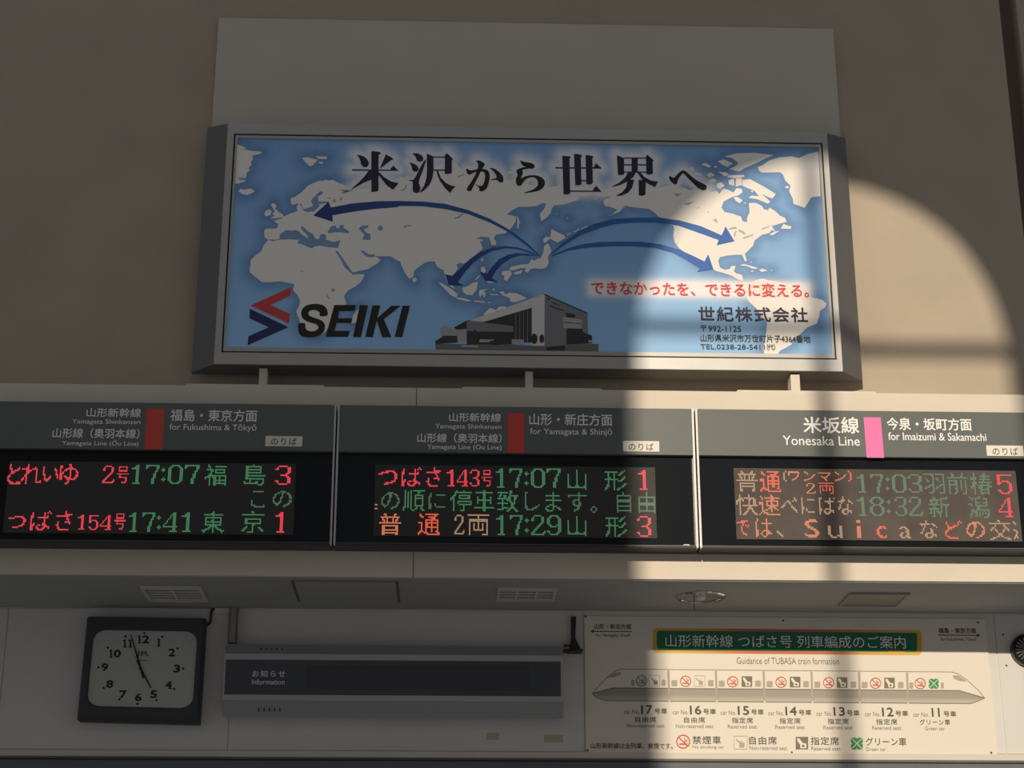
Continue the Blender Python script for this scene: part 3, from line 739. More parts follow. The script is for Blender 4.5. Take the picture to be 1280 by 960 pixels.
# ================================================================== DEPARTURE BOARDS
YH, YW, YL = Y_BD, Y_BD + 0.028, Y_BD + 0.022       # header face, black window, LED face
zb_top = P(640, 507.9, YH).z
zb_mid = P(640, 566.6, YH).z
zb_bot = P(640, 682.8, YH).z
def board(xa, xb, label, x_led, led_m):
    X0, X1 = P(xa, 565, YH).x, P(xb, 565, YH).x
    t = thing('departure_board', label, 'sign', ((X0 + X1) / 2, 0, zb_bot), 'departure boards on the cream beam')
    box('housing', X0, X1, Y_BD + 0.03, 0, zb_bot, zb_top, M['housing'], t)
    hd = box('header_panel', X0 + 0.010, X1 - 0.010, YH, Y_BD + 0.03, zb_mid, zb_top - 0.003, M['header'], t, 0.001)
    box('window', X0 + 0.010, X1 - 0.010, YW, Y_BD + 0.031, zb_bot + 0.012, zb_mid, M['window'], t)
    for (a, b) in ((X0, X0 + 0.010), (X1 - 0.010, X1)):
        box('side_trim', a, b, YH - 0.004, Y_BD + 0.03, zb_bot, zb_top, M['silver'], t, 0.001)
    box('bottom_lip', X0 + 0.010, X1 - 0.010, YH, Y_BD + 0.03, zb_bot, zb_bot + 0.012, M['housing'], t, 0.001)
    box('lip_line', X0 + 0.010, X1 - 0.010, YH - 0.001, YH + .002, zb_bot + 0.010, zb_bot + 0.0125, M['alu_dark'], t)
    a, b, c_, d_ = rect(*x_led, YL)
    led = box('led_matrix', a, b, YL, YW, c_, d_, led_m, t)
    return t, hd, led
b1 = board(-30, 418.6, 'departure board at left with red stripe and mostly red and green rows', (7.5, 578, 368.5, 667.5), M['led'])
b2 = board(420.6, 868.8, 'middle departure board with red stripe, half in the sun patch', (468, 582.5, 820, 671.5), M['led'])
b3 = board(870.9, 1322, 'sunlit departure board at right with pink stripe and orange rows', (919, 586.8, 1273.5, 675.5), M['led_haze'])
YX = YH - 0.0008
def bar(pts, m, hd):
    flat('line_stripe', [pts], YX, M[m], hd)
def T(hd, body, x0, y0, x1, y1, m='white', bold=0.006):
    text(body, x0, y0, x1, y1, YX - 0.0004, M[m], hd, bold)
def notice(t, x0, y0, x1, y1, tx0, ty0, tx1, ty1):
    a, b, c_, d_ = rect(x0, y0, x1, y1, YH)
    tg = box('boarding_tag', a, b, YH - 0.004, YH, c_, d_, M['tag'], t)
    text('のりば', tx0, ty0, tx1, ty1, YH - 0.0048, M['tagink'], tg, 0.004, 1.15)
h = b1[1]
T(h, '山形新幹線', 108.2, 510, 176.3, 521.6, bold=0.012)
T(h, 'Yamagata Shinkansen', 90, 524, 175.7, 531.6)
T(h, '山形線（奥羽本線）', 65.6, 535.3, 174.4, 547.9, bold=0.012)
T(h, 'Yamagata Line (Ōu Line)', 77.4, 549.8, 173.4, 558.4)
bar([(183.7, 511), (205.7, 511.2), (202.5, 562), (180.4, 561.6)], 'red_bar', h)
T(h, '福島・東京方面', 213, 511.8, 321.5, 526.8, bold=0.012)
T(h, 'for Fukushima & Tōkyō', 211.8, 530, 320.6, 540)
notice(b1[0], 331.8, 545.4, 378, 558.1, 338.8, 547.2, 371, 556.3)
h = b2[1]
T(h, '山形新幹線', 561.5, 516, 626.2, 527.3, bold=0.012)
T(h, 'Yamagata Shinkansen', 544, 530, 627, 537.6)
T(h, '山形線（奥羽本線）', 521.6, 541.6, 627, 553.6, bold=0.012)
T(h, 'Yamagata Line (Ou Line)', 534, 555.7, 627, 563.3)
bar([(634.2, 516.2), (655.2, 516.5), (655.6, 566.2), (634.4, 566)], 'red_bar', h)
T(h, '山形・新庄方面', 661.6, 517, 765.3, 532, bold=0.012)
T(h, 'for Yamagata & Shinjō', 662.5, 535.4, 765.3, 545.4)
notice(b2[0], 778.8, 551.6, 824, 564.7, 785.9, 553.8, 817, 562.9)
h = b3[1]
T(h, '米坂線', 1004, 521, 1073.8, 541.8, bold=0.018)
T(h, 'Yonesaka Line', 978.5, 545, 1074.7, 556.8)
bar([(1079.4, 521.4), (1101, 521.8), (1105.2, 572.2), (1083.4, 571.9)], 'pink_bar', h)
T(h, '今泉・坂町方面', 1108.4, 522.4, 1214.4, 538, bold=0.018)
T(h, 'for Imaizumi & Sakamachi', 1110.3, 540.9, 1232.8, 550.8, bold=0.012)
notice(b3[0], 1233, 557.2, 1279, 570.3, 1240.6, 559.4, 1272.5, 568.9)
YG = YL - 0.001
def L(led, body, x0, y0, x1, y1, m, bold=0.0):
    if body in DIG:
        on = bitmap(body)
    else:
        fine = 0.6 if body in ('号', 'ワンマン', '両') and y1 - y0 < 23 else 1.0
        nc, nr = max(2, round((x1 - x0) / DOT / fine)), max(2, round((y1 - y0) / DOT / fine))
        on = raster(body, nc, nr, thr=0.55 if body in 'Suica' else (0.46 if len(body) == 1 and 0x3000 < ord(body) < 0x4e00 else 0.40))
    dots_mesh(on, x0, y0, x1, y1, YG, M[m], led)
def one(led, x0, y0, x1, y1, m):
    """serifed figure one"""
    dots_mesh(bitmap('1'), x0, y0, x1, y1, YG, M[m], led)
def colon(led, x, y0, y1, m):
    on = np.array([[0, 1, 0], [1, 1, 1], [0, 1, 0]], bool)
    for f_ in (0.27, 0.76):
        y = y0 + (y1 - y0) * f_
        dots_mesh(on, x - 2.7, y - 2.7, x + 2.7, y + 2.7, YG, M[m], led)
def clocktime(led, hh1, x0, y0, x1, y1, m, rest):
    """time such as 17:07 ; the leading figure is a serifed one"""
    one(led, x0, y0, x0 + (x1 - x0) * 0.135, y1, m)
    xs = [0.21, 0.445, 0.54, 0.78]
    ws = [0.20, 0.055, 0.22, 0.22]
    for ch, f_, w_ in zip(rest, xs, ws):
        a = x0 + (x1 - x0) * f_
        b = a + (x1 - x0) * w_
        if ch == ':':
            colon(led, (a + b) / 2, y0, y1, m)
        elif ch == '1':
            one(led, a + 3, y0, b - 2, y1, m)
        else:
            L(led, ch, a, y0, b, y1, m)
g = b1[2]
for ch, a, b in (('と', 9.8, 26.5), ('れ', 27, 52), ('い', 53.5, 73), ('ゆ', 74.5, 97.9)):
    L(g, ch, a, 580 if ch != 'い' else 583, b, 605.4 if ch != 'い' else 602, 'l_red', 0.006)
L(g, '2', 128.4, 582, 143.4, 604, 'l_red', 0.0); L(g, '号', 146, 583, 161, 604, 'l_red')
clocktime(g, '1', 164, 581, 249, 605, 'l_grn', '7:07')
L(g, '福', 256, 580.5, 283, 607, 'l_grn'); L(g, '島', 305, 580.5, 332, 607, 'l_grn'); L(g, '3', 344, 582, 363.5, 606, 'l_red', 0.01)
L(g, 'こ', 314, 613.6, 331, 634.5, 'l_gry', -0.012); L(g, 'の', 341, 613.5, 364.6, 634, 'l_gry', -0.012)
L(g, 'つ', 8.4, 645, 32.5, 660, 'l_red', 0.0); L(g, 'ば', 38, 638.5, 64, 663, 'l_red', 0.0); L(g, 'さ', 70, 638.5, 90, 663, 'l_red', 0.0)
one(g, 96.7, 643.5, 106, 662, 'l_red'); L(g, '5', 111, 644, 123, 662.5, 'l_red', 0.0); L(g, '4', 125, 644, 139.4, 662.5, 'l_red', 0.0); L(g, '号', 142.8, 642, 157, 662, 'l_red')
clocktime(g, '1', 160.6, 640.5, 241, 665, 'l_grn', '7:41')
L(g, '東', 252.5, 639, 280.6, 666, 'l_grn'); L(g, '京', 302, 639, 330, 666, 'l_grn'); one(g, 344, 640, 355.8, 666, 'l_red')
g = b2[2]
L(g, 'つ', 472.8, 588, 496.5, 606, 'l_red'); L(g, 'ば', 502, 584, 527, 608, 'l_red'); L(g, 'さ', 533, 584, 551, 608.4, 'l_red')
one(g, 558, 587, 568.5, 608, 'l_red'); L(g, '4', 571, 587, 585, 608, 'l_red', 0.0); L(g, '3', 587, 587, 599.4, 608, 'l_red', 0.0); L(g, '号', 602, 587.5, 615.3, 608, 'l_red')
clocktime(g, '1', 619.6, 585.5, 701, 609.8, 'l_grn', '7:07')
L(g, '山', 709.4, 587, 733, 612, 'l_grn'); L(g, '形', 756, 587.5, 783.4, 613, 'l_grn'); one(g, 797.5, 587.5, 809.3, 612.5, 'l_red')
L(g, '。', 468.3, 630, 472, 636.5, 'l_tan')
for ch, a, b, c_, d_ in (('の', 476.6, 499.6, 615, 636.5), ('順', 503.8, 531, 612.5, 638.7), ('に', 535.6, 556.6, 616, 636.5), ('停', 562.8, 589.6, 612.8, 639), ('車', 592.8, 617.8, 613, 639.3), ('致', 621.9, 647.8, 613, 639.6),
                        ('し', 656, 674.7, 615, 638), ('ま', 681.6, 701.5, 615, 639.5), ('す', 710, 733.8, 615, 640), ('。', 738.4, 746.3, 632.8, 641), ('自', 771, 789, 615, 641), ('由', 798, 819, 615, 641.5)):
    L(g, ch, a, c_, b, d_, 'l_grn' if ch in '順停車致ま' else 'l_gry', -0.01)
L(g, '普', 473.8, 642, 501.3, 668.7, 'l_org'); L(g, '通', 522.5, 642, 549.7, 668.7, 'l_cor'); L(g, '2', 568, 643.5, 580.6, 668, 'l_tan', 0.0); L(g, '両', 584.4, 643, 611.6, 669, 'l_tan')
clocktime(g, '1', 620, 643.8, 701.5, 669, 'l_grn', '7:29')
L(g, '山', 709.4, 645, 733, 670, 'l_grn'); L(g, '形', 757, 645, 784, 671, 'l_grn'); L(g, '3', 796, 645, 814, 671, 'l_red', 0.0)
g = b3[2]
L(g, '普', 920.6, 588.3, 947.2, 614.5, 'l_tan', 0.0); L(g, '通', 949.8, 589, 975.9, 615, 'l_cor', 0.0)
L(g, '（', 979, 588.6, 983.4, 602, 'l_tan', 0.0); L(g, 'ワンマン', 985, 589.5, 1058, 601.5, 'l_org', 0.0); L(g, '）', 1060, 588.6, 1064.4, 602, 'l_cor', 0.0)
L(g, '2', 1007.8, 604, 1019.5, 617, 'l_org', 0.01); L(g, '両', 1023.5, 603.5, 1042.8, 617.2, 'l_cor', 0.01)
clocktime(g, '1', 1071, 592.8, 1152.5, 616, 'l_gry', '7:03')
L(g, '羽', 1155, 592, 1180.6, 617, 'l_gry'); L(g, '前', 1184, 591, 1209.7, 618, 'l_gry'); L(g, '椿', 1213.4, 591, 1239.7, 618.5, 'l_gry'); L(g, '5', 1246.5, 593, 1265, 617.8, 'l_red', 0.02)
L(g, '快', 920.4, 618, 947, 644, 'l_tan', 0.0); L(g, '速', 948.5, 618, 974.8, 644, 'l_org', 0.0); L(g, 'べにばな', 976, 620, 1066, 643, 'l_tan', 0.0)
one(g, 1071, 621, 1082.5, 645, 'l_gry')
for ch, a, b in (('8', 1087, 1105.5), ('3', 1118, 1133.5), ('2', 1136, 1153.5)):
    L(g, ch, a, 621, b, 645, 'l_gry', 0.0)
colon(g, 1111, 621, 645, 'l_gry')
L(g, '新', 1161, 620.5, 1187, 646.5, 'l_gry'); L(g, '潟', 1210, 620.5, 1236.5, 647.5, 'l_gry'); L(g, '4', 1248, 622, 1265.6, 646.5, 'l_red', 0.015)
for ch, a, b, c_, d_, m_ in (('で', 921, 937, 650.5, 670, 'l_cor'), ('は', 944.5, 965, 648, 671.5, 'l_org'), ('、', 971, 979, 663, 671.5, 'l_tan'), ('S', 1006, 1024, 649, 672, 'l_org'), ('u', 1035, 1053, 657, 672.5, 'l_tan'), ('i', 1071, 1076, 650, 672.5, 'l_org'),
                            ('c', 1096, 1108.4, 657.5, 672.5, 'l_cor'), ('a', 1124.4, 1138.4, 658, 673, 'l_tan'), ('な', 1150, 1172, 650.5, 673, 'l_tan'), ('ど', 1181, 1203, 650.5, 673.5, 'l_cor'), ('の', 1208, 1231, 652, 673, 'l_org'), ('交', 1236.5, 1263.5, 650, 675, 'l_tan')):
    L(g, ch, a, c_, b, d_, m_, 0.0)
flat('led_lettering', pline([(1266, 652), (1270, 656)], 1.6) + pline([(1267, 662), (1272, 665), (1268, 674)], 1.8) + pline([(1270, 668), (1273, 673)], 1.6), YG, M['l_tan'], g)
for t_, x in ((b1[0], 409), (b2[0], 858)):
    flat('maker_mark', pline([(x - 6, 680.6 + (x > 500) * 2.2), (x - 2, 678.6 + (x > 500) * 2.2), (x + 4, 678.9 + (x > 500) * 2.2)], 1.0), YW - 0.002, M['white'], t_)

# ================================================================== CLOCK
YC = Y_LOW - 0.09
c00, c10, c11, c01 = (108.5, 769.7), (257, 772), (248.5, 904), (95.5, 900)      # tl tr br bl
def cp(u_, v_):
    x = (1 - v_) * ((1 - u_) * c00[0] + u_ * c10[0]) + v_ * ((1 - u_) * c01[0] + u_ * c11[0])
    y = (1 - v_) * ((1 - u_) * c00[1] + u_ * c10[1]) + v_ * ((1 - u_) * c01[1] + u_ * c11[1])
    return x, y
ctr_c = P(178, 836, YC)
ck = thing('wall_clock', 'square dark wall clock with cream face and serif numerals, leaning slightly clockwise', 'clock', (ctr_c.x, Y_LOW - 0.006, P(172, 903, YC).z))
def cloop(u0, v0, u1, v1, r, Y, n=6):
    out = []
    for px, py in rrect(u0, v0, u1, v1, r, n):
        q = P(*cp(px, py), YC)
        out.append((q.x, Y, q.z))
    return out
def loft(name, loops, m, parent, cap=False):
    vs, fs, n_ = [], [], len(loops[0])
    for l in loops:
        vs += l
    for j in range(len(loops) - 1):
        for i in range(n_):
            fs.append((j * n_ + i, j * n_ + (i + 1) % n_, (j + 1) * n_ + (i + 1) % n_, (j + 1) * n_ + i))
    if cap:
        fs.append(tuple(range((len(loops) - 1) * n_, len(loops) * n_)))
    return mesh(name, vs, fs, m, parent)
loft('case', [cloop(0, 0, 1, 1, 0.015, Y_LOW - 0.007), cloop(-0.002, 0, 1.002, 1, 0.02, YC + 0.022), cloop(0.02, 0.015, 0.98, 0.955, 0.03, YC),
              cloop(0.055, 0.11, 0.95, 0.875, 0.12, YC + 0.002), cloop(0.07, 0.13, 0.935, 0.855, 0.105, YC + 0.018)], M['clock_body'], ck)
fc = loft('face', [cloop(0.05, 0.11, 0.955, 0.875, 0.105, YC + 0.0185), cloop(0.06, 0.12, 0.94, 0.865, 0.10, YC + 0.017)], M['clock_face'], ck, True)
CF = (80, 750, 5.3333)
YN = YC + 0.0158
def cpt(x, y): return fr(CF, x, y)[0]
for s_, x, y in (('12', 530, 262), ('1', 632, 283), ('2', 718, 350), ('3', 752, 457), ('4', 697, 565), ('5', 598, 628), ('6', 495, 648), ('7', 395, 628), ('8', 305, 560), ('9', 272, 448), ('10', 340, 357), ('11', 425, 290)):
    q = cpt(x, y)
    def serif_one(cx_):
        return [seg(cx_, q[1] - 5, cx_, q[1] + 5, 2.1), seg(cx_ - 2.2, q[1] + 4.6, cx_ + 2.3, q[1] + 4.6, 1.1), seg(cx_ - 2.2, q[1] - 3.2, cx_, q[1] - 4.4, 1.1)]
    ser = []
    if s_ == '11':
        ser = serif_one(q[0] - 3.6) + serif_one(q[0] + 3.2)
    elif s_ == '1':
        ser = serif_one(q[0])
    else:
        if len(s_) == 2:
            ser = serif_one(q[0] - 5)
            text(s_[1], q[0] - 1.6, q[1] - 5, q[0] + 7.4, q[1] + 5, YN, M['clock_ink'], fc, 0.05, name='numeral')
        else:
            text(s_, q[0] - 4.4, q[1] - 5, q[0] + 4.4, q[1] + 5, YN, M['clock_ink'], fc, 0.05, name='numeral')
        if s_ == '4':
            ser.append(seg(q[0] - 0.5, q[1] + 4.6, q[0] + 4.6, q[1] + 4.6, 1.1))
        if s_ == '7':
            ser.append(seg(q[0] - 4.2, q[1] - 4.8, q[0] - 4.0, q[1] - 2.0, 1.1))
    if ser:
        flat('numeral', ser, YN - 0.0002, M['clock_ink'], fc)
dots = [(535,220),(655,245),(757,323),(795,458),(735,592),(617,668),(490,692),(370,662),(265,585),(230,450),(292,318),(410,243)]
for x, y in dots:
    flat('hour_dot', [disc(*cpt(x, y), 1.5)], YN, M['clock_ink'], fc)
mins = []
for i in range(12):
    a, b = dots[i], dots[(i + 1) % 12]
    for t_ in (0.2, 0.4, 0.6, 0.8):
        ex = 1 + 0.05 * math.sin(math.pi * t_)
        mx_, my_ = a[0] + (b[0] - a[0]) * t_, a[1] + (b[1] - a[1]) * t_
        mins.append(disc(*cpt(512 + (mx_ - 512) * ex, 456 + (my_ - 456) * ex), 0.35, n=5))
flat('minute_dots', mins, YN, M['clock_ink'], fc)['kind'] = 'stuff'
text('JR', 169, 813.8, 187, 822, YN, M['clock_logo'], fc, 0.05, 0.9, name='railway_emblem', shear=0.0)
flat('emblem_line', [seg(172, 825.3, 184, 825.5, 1.2)], YN, M['clock_logo'], fc)
def hand(name, x0, y0, x1, y1, w0, w1, Y):
    a, b = Vector(cpt(x0, y0)), Vector(cpt(x1, y1))
    d = (b - a).normalized()
    nrm = Vector((-d.y, d.x))
    prism(name, [tuple(a + nrm * w0), tuple(b + nrm * w1), tuple(b - nrm * w1), tuple(a - nrm * w0)], Y, Y + 0.001, M['clock_ink'], ck)
hand('hour_hand', 485, 402, 580, 587, 1.0, 0.8, YC + 0.012)
hand('minute_hand', 530, 520, 446, 232, 1.3, 0.6, YC + 0.009)
hb = P(*cpt(511, 456), YC + 0.01)
lathe('hand_hub', [(0.0, -0.008), (0.008, -0.008), (0.008, 0.006)], (hb.x, YC + 0.01, hb.z), 'y', M['clock_ink'], ck, 12)
# its black lead and the small ducting over it
yq = Y_LOW - 0.02
tag(tube('clock_cable', [P(x, y, yq) for x, y in ((254, 784), (259, 782), (263.5, 777), (263.8, 769), (264.5, 763), (268, 761), (276, 761))], 0.007, M['iron']),
    'black cable curling from the clock up to the soffit', 'cable')

# vertical duct to the information display
a0, a1 = P(285.5, 800, Y_LOW - 0.05), P(294.5, 800, Y_LOW - 0.05)
dt = thing('cable_duct', 'grey vertical cable duct running down from the soffit to the information display', 'duct', ((a0.x + a1.x) / 2, Y_LOW - 0.03, P(289, 803, Y_LOW - 0.05).z))
box('duct_cover', a0.x, a1.x, Y_LOW - 0.05, Y_LOW - 0.006, P(289, 803, Y_LOW - 0.05).z, z_sof - 0.007, M['duct'], dt, 0.003)
for s_ in (a0.x, a1.x):
    box('duct_edge', s_ - 0.003, s_ + 0.003, Y_LOW - 0.054, Y_LOW - 0.0065, P(289, 803, Y_LOW - 0.05).z, z_sof - 0.007, M['alu_dark'], dt)
jx0, jx1, jz0, jz1 = rect(268, 760.5, 284, 766.5, Y_LOW - 0.03)
box('junction_cover', jx0, a0.x - .004, Y_LOW - 0.03, Y_LOW - 0.006, jz0, z_sof - 0.008, M['lower'], dt, 0.002)

# ================================================================== INFORMATION DISPLAY
YI = Y_LOW - 0.13
IX0, IX1 = P(281, 847, YI).x, P(702.5, 847, YI).x
iz = [P(490, y, YI).z for y in (895.5, 876.5, 870.5, 826, 818.3, 805)]
inf = thing('information_display', 'long grey information display with dark blank screen, right of the clock', 'display', ((IX0 + IX1) / 2, Y_LOW - 0.006, iz[0]))
yb = Y_LOW - 0.007
prof = [(yb, iz[0] + 0.03), (YI + 0.05, iz[0] + 0.003), (YI + 0.045, iz[0]), (YI, iz[1]), (YI, iz[4]), (YI + 0.035, iz[5]), (yb, iz[5] + 0.01)]
vs, fs = [], []
for X in (IX0 - 0.006, IX1 + 0.006):
    vs += [(X, y, z) for y, z in prof]
n7 = len(prof)
fs = [tuple(range(n7)), tuple(range(2 * n7 - 1, n7 - 1, -1))] + [(i, (i + 1) % n7, (i + 1) % n7 + n7, i + n7) for i in range(n7)]
mesh('case', vs, fs, M['info_body'], inf)
box('front_frame', IX0 - 0.006, IX1 + 0.006, YI - 0.006, YI + .001, iz[1], iz[4], M['info_face'], inf, 0.001)
X0, X1, Z0, Z1 = rect(281.5, 826, 700.8, 869.6, YI)
sc_ = box('screen', X0, X1, YI - 0.0075, YI, Z0, Z1, M['info_glass'], inf)
X0, X1, Z0, Z1 = rect(383.7, 832.5, 663, 863, YI)
box('led_area', X0, X1, YI - 0.0085, YI - 0.007, Z0, Z1, M['info_led'], sc_)
text('お知らせ', 315.5, 838, 356.5, 846.2, YI - 0.0083, M['info_ink'], sc_, 0.006, 1.3)
text('Information', 315, 849, 355.8, 855.6, YI - 0.0083, M['info_ink'], sc_, 0.0)
# louvre slots in the upper and lower chamfer
for k_, (yc, off) in enumerate(((811.5, 0), (886, -3))):
    for i in range(5):
        x = 326 + i * 6.6 + off
        f_ = (P(490, yc, YI).z - (iz[4] if k_ == 0 else iz[1])) / ((iz[5] - iz[4]) if k_ == 0 else (iz[0] - iz[1]))
        Yc = YI + f_ * (0.035 if k_ == 0 else 0.045)
        q = P(x, yc, YI)
        box('louvre_slot', q.x - 0.003, q.x + 0.003, Yc - 0.003, Yc + 0.006, q.z - 0.010, q.z + 0.010, M['clock_body'], inf)

# black steel wall bracket beside the poster
YK = Y_LOW - 0.05
br = thing('steel_bracket', 'black steel wall bracket with flared foot left of the train poster', 'bracket', (P(718, 814, YK).x, Y_LOW - 0.006, P(718, 814, YK).z))
prism('arm', [(713.9, 770.5), (720.2, 770.5), (719.2, 799), (714.4, 799)], YK, Y_LOW - 0.006, M['iron'], br)
prism('gusset', [(714.2, 798), (719.6, 798), (726, 811.5), (711.5, 811.5)], YK + 0.008, Y_LOW - 0.006, M['iron'], br)
prism('foot', [(704.5, 811.2), (728.5, 811.2), (728.5, 814.2), (710, 814.2), (710, 813), (704.5, 813)], YK - 0.03, Y_LOW - 0.006, M['iron'], br)
prism('side_rod', [(704.5, 805.8), (714, 805.8), (714, 807.4), (704.5, 807.4)], YK, YK + 0.012, M['iron'], br)

# faded strips of tape
for (x0, y0, x1, y1, lab) in ((608, 916, 624, 924.7, 'small faded strip of tape on the wall below the information display'), (680, 918.5, 703.7, 928, 'larger faded yellow tape strip near the poster')):
    X0, X1, Z0, Z1 = rect(x0, y0, x1, y1, Y_LOW - 0.006)
    tag(box('tape_strip', X0, X1, Y_LOW - 0.0068, Y_LOW - 0.006, Z0, Z1, M['tape']), lab, 'tape')

# ================================================================== TRAIN FORMATION POSTER
YO = Y_LOW - 0.016
PA, PB = P(731.3, 854, YO).x, P(1239.3, 860, YO).x
PT, PU = P(981, 771.8, YO).z, P(990, 942.8, YO).z
po = thing('train_poster', 'wide cream train formation poster with green heading, sun falling across it', 'poster', ((PA + PB) / 2, Y_LOW - 0.006, PU))
sh = box('sheet', PA, PB, YO, Y_LOW - 0.006, PU, PT, M['poster'], po, 0.001)
for (x, y) in ((732, 770.5), (979, 775.5), (1222.5, 778), (734.5, 938), (989.8, 940.5), (1239, 941)):
    q = P(x, y, YO)
    lathe('screw', [(0.0, -0.003), (0.005, -0.003), (0.006, 0.0)], (q.x, YO, q.z), 'y', M['screw'], po, 10)
# aged filler strip between the poster and the round fitting
def q_(k_): return YO - 0.0005 * k_
# heading banner
bo = rrect(816, 786.5, 1152, 817.6, 5, 5, 0.0085)
def bcol(x):
    t_ = (x - 816) / 336
    gold, red = Vector((0.72, 0.45, 0.06)), Vector((0.62, 0.13, 0.07))
    return tuple(gold.lerp(red, min(1, max(0, 1 - abs(t_ - 0.5) * 2.6) * 1.6)))
xs = [816 + i * 336 / 16 for i in range(17)]
tl = lambda x: (x - 984) * 0.0085
flat('banner_border', [bo], q_(1), M['p_bord'], po, [[bcol(x) for x, y in bo]])
strip = [[(xs[i], 786.5 + tl(xs[i])), (xs[i + 1], 786.5 + tl(xs[i + 1])), (xs[i + 1], 817.6 + tl(xs[i + 1])), (xs[i], 817.6 + tl(xs[i]))] for i in range(1, 15)]
flat('banner_border_middle', strip, q_(1.3), M['p_bord'], po, [[bcol(x) for x, y in p] for p in strip])
flat('banner_light_edge', [rrect(821, 789.6, 1146.5, 814, 3.5, 5, 0.0085)], q_(2), M['p_lgreen'], po)
flat('banner', [rrect(821, 789.6, 1146.5, 811.8, 3.5, 5, 0.0085)], q_(3), M['p_green'], po)
def pt(body, x0, y0, x1, y1, m='p_ink', bold=0.006, gap=1.0):
    return text(body, x0, y0, x1, y1, q_(4), M[m], po, bold, gap)
pt('山形新幹線 つばさ号 列車編成のご案内', 831.8, 794, 1131.9, 809.8, 'white', 0.0)
pt('山形・新庄方面', 743, 779.8, 789, 786.5, bold=0.016)
flat('direction_arrow', [seg(740, 789.2, 790, 789.5, 1.1), [(737.6, 789.2), (742.5, 786.9), (742.5, 791.4)]], q_(4), M['p_ink'], po)
pt('for Yamagata, Shinjō', 745.3, 792, 788, 797, bold=0.0)
pt('福島・東京方面', 1173, 784.8, 1220, 791.6, bold=0.016)
flat('direction_arrow', [seg(1172.5, 793.9, 1223, 794.3, 1.1), [(1225.6, 794.4), (1221, 792), (1221, 796.6)]], q_(4), M['p_ink'], po)
pt('for Fukushima, Tōkyō', 1176, 796.8, 1220.4, 802, bold=0.0)
pt('Guidance of TUBASA train formation', 920.8, 822, 1048.8, 830.2, 'p_soft', 0.0)
# the train: white body, shaded skirt, outline, gangways
roof = lambda x: 836.4 + (x - 775) * 0.0087
belt = lambda x: 860 + (x - 766) * 0.0076
base = lambda x: 875.9 + (x - 757) * 0.0079
body = [(740, 867), (758, 848), (768, 839.5), (775.5, roof(775)), (1190, roof(1190)), (1197, 842), (1209, 850), (1222, 862), (1231, 872.5), (1199, belt(1199)), (766, belt(766))]
flat('train_body', [body], q_(1), M['p_body'], po)
sk = [(740, 867), (766, belt(766)), (1199, belt(1199)), (1231, 872.5), (1222, 876.5), (1212.5, base(1212)), (757, base(757)), (747, 872.5)]
flat('train_skirt', [sk], q_(2), M['p_train'], po, [[(0.36, 0.33, 0.29)] * 4 + [(0.50, 0.46, 0.41)] * 4])
ol = pline(body[:9], 0.7) + pline([(740, 867), (766, belt(766)), (1199, belt(1199)), (1231, 872.5)], 1.3) + pline([(1231, 872.5), (1222, 876.5), (1212.5, base(1212)), (757, base(757)), (747, 872.5), (740, 867)], 0.9)
flat('train_outline', ol, q_(3), M['p_soft'], po)
flat('cab_window', [[(760, 847), (769, 840.5), (776.5, 840), (776, 843.5), (768, 846.5)], [(1190.5, 844.5), (1197, 844), (1206, 849.5), (1208, 852), (1199, 851), (1193, 848.5)]], q_(4), M['p_grey'], po)
dv = [835.4, 894.8, 954.5, 1014.3, 1073.8, 1133.8]
for x in dv:
    flat('gangway', [seg(x, roof(x) + 1, x + 1.2, base(x) - 1.5, 2.6)], q_(3.5), M['p_grey'], po)
    flat('gangway_gap', [seg(x + 1.3, base(x) - 1.5, x + 1.3, base(x) + 1.2, 1.8)], q_(3.8), M['p_body'], po)
def nosmoke(cx_, cy_, r, m):
    flat('no_smoking_symbol', ring(cx_, cy_, r, r, r * 0.16) + [seg(cx_ - r * .62, cy_ - r * .62, cx_ + r * .62, cy_ + r * .62, r * 0.15), seg(cx_ - r * .55, cy_ + r * .35, cx_ + r * .6, cy_ + r * .35, r * .2)]
         + pline([(cx_ + r * .1, cy_ + r * .15), (cx_ + r * .3, cy_ - r * .2), (cx_ + r * .15, cy_ - r * .5)], r * .12) + pline([(cx_ + r * .35, cy_ + r * .1), (cx_ + r * .6, cy_ - r * .3)], r * .12), q_(4), M[m], po)
def seat(x0, y0, s, dark):
    if dark:
        flat('seat_symbol_ground', [[(x0, y0), (x0 + s, y0), (x0 + s, y0 + s), (x0, y0 + s)]], q_(4), M['p_icon'], po)
        m1, m2 = 'p_body', 'p_icon'
    else:
        flat('seat_symbol_border', pline([(x0, y0), (x0 + s, y0), (x0 + s, y0 + s), (x0, y0 + s), (x0, y0)], 0.6), q_(4), M['p_grey'], po)
        m1, m2 = 'p_icon', 'p_body'
    a = lambda u_, v_: (x0 + s * u_, y0 + s * v_)
    if dark:
        flat('seat_symbol', [[a(.10, .12), a(.30, .12), a(.55, .48), a(.85, .55), a(.85, .92), a(.38, .92), a(.35, .62), a(.15, .35)]], q_(5), M[m1], po)
        flat('seat_symbol_mark', [[a(.50, .64), a(.70, .64), a(.70, .82), a(.50, .82)]], q_(6), M[m2], po)
    else:
        flat('seat_symbol', [seg(*a(.18, .25), *a(.45, .52), s * .09), seg(*a(.45, .52), *a(.60, .35), s * .06)] + [[a(.42, .50), a(.80, .50), a(.80, .86), a(.42, .86)]], q_(5), M['p_soft' if x0 < 815 else 'p_grey'], po)
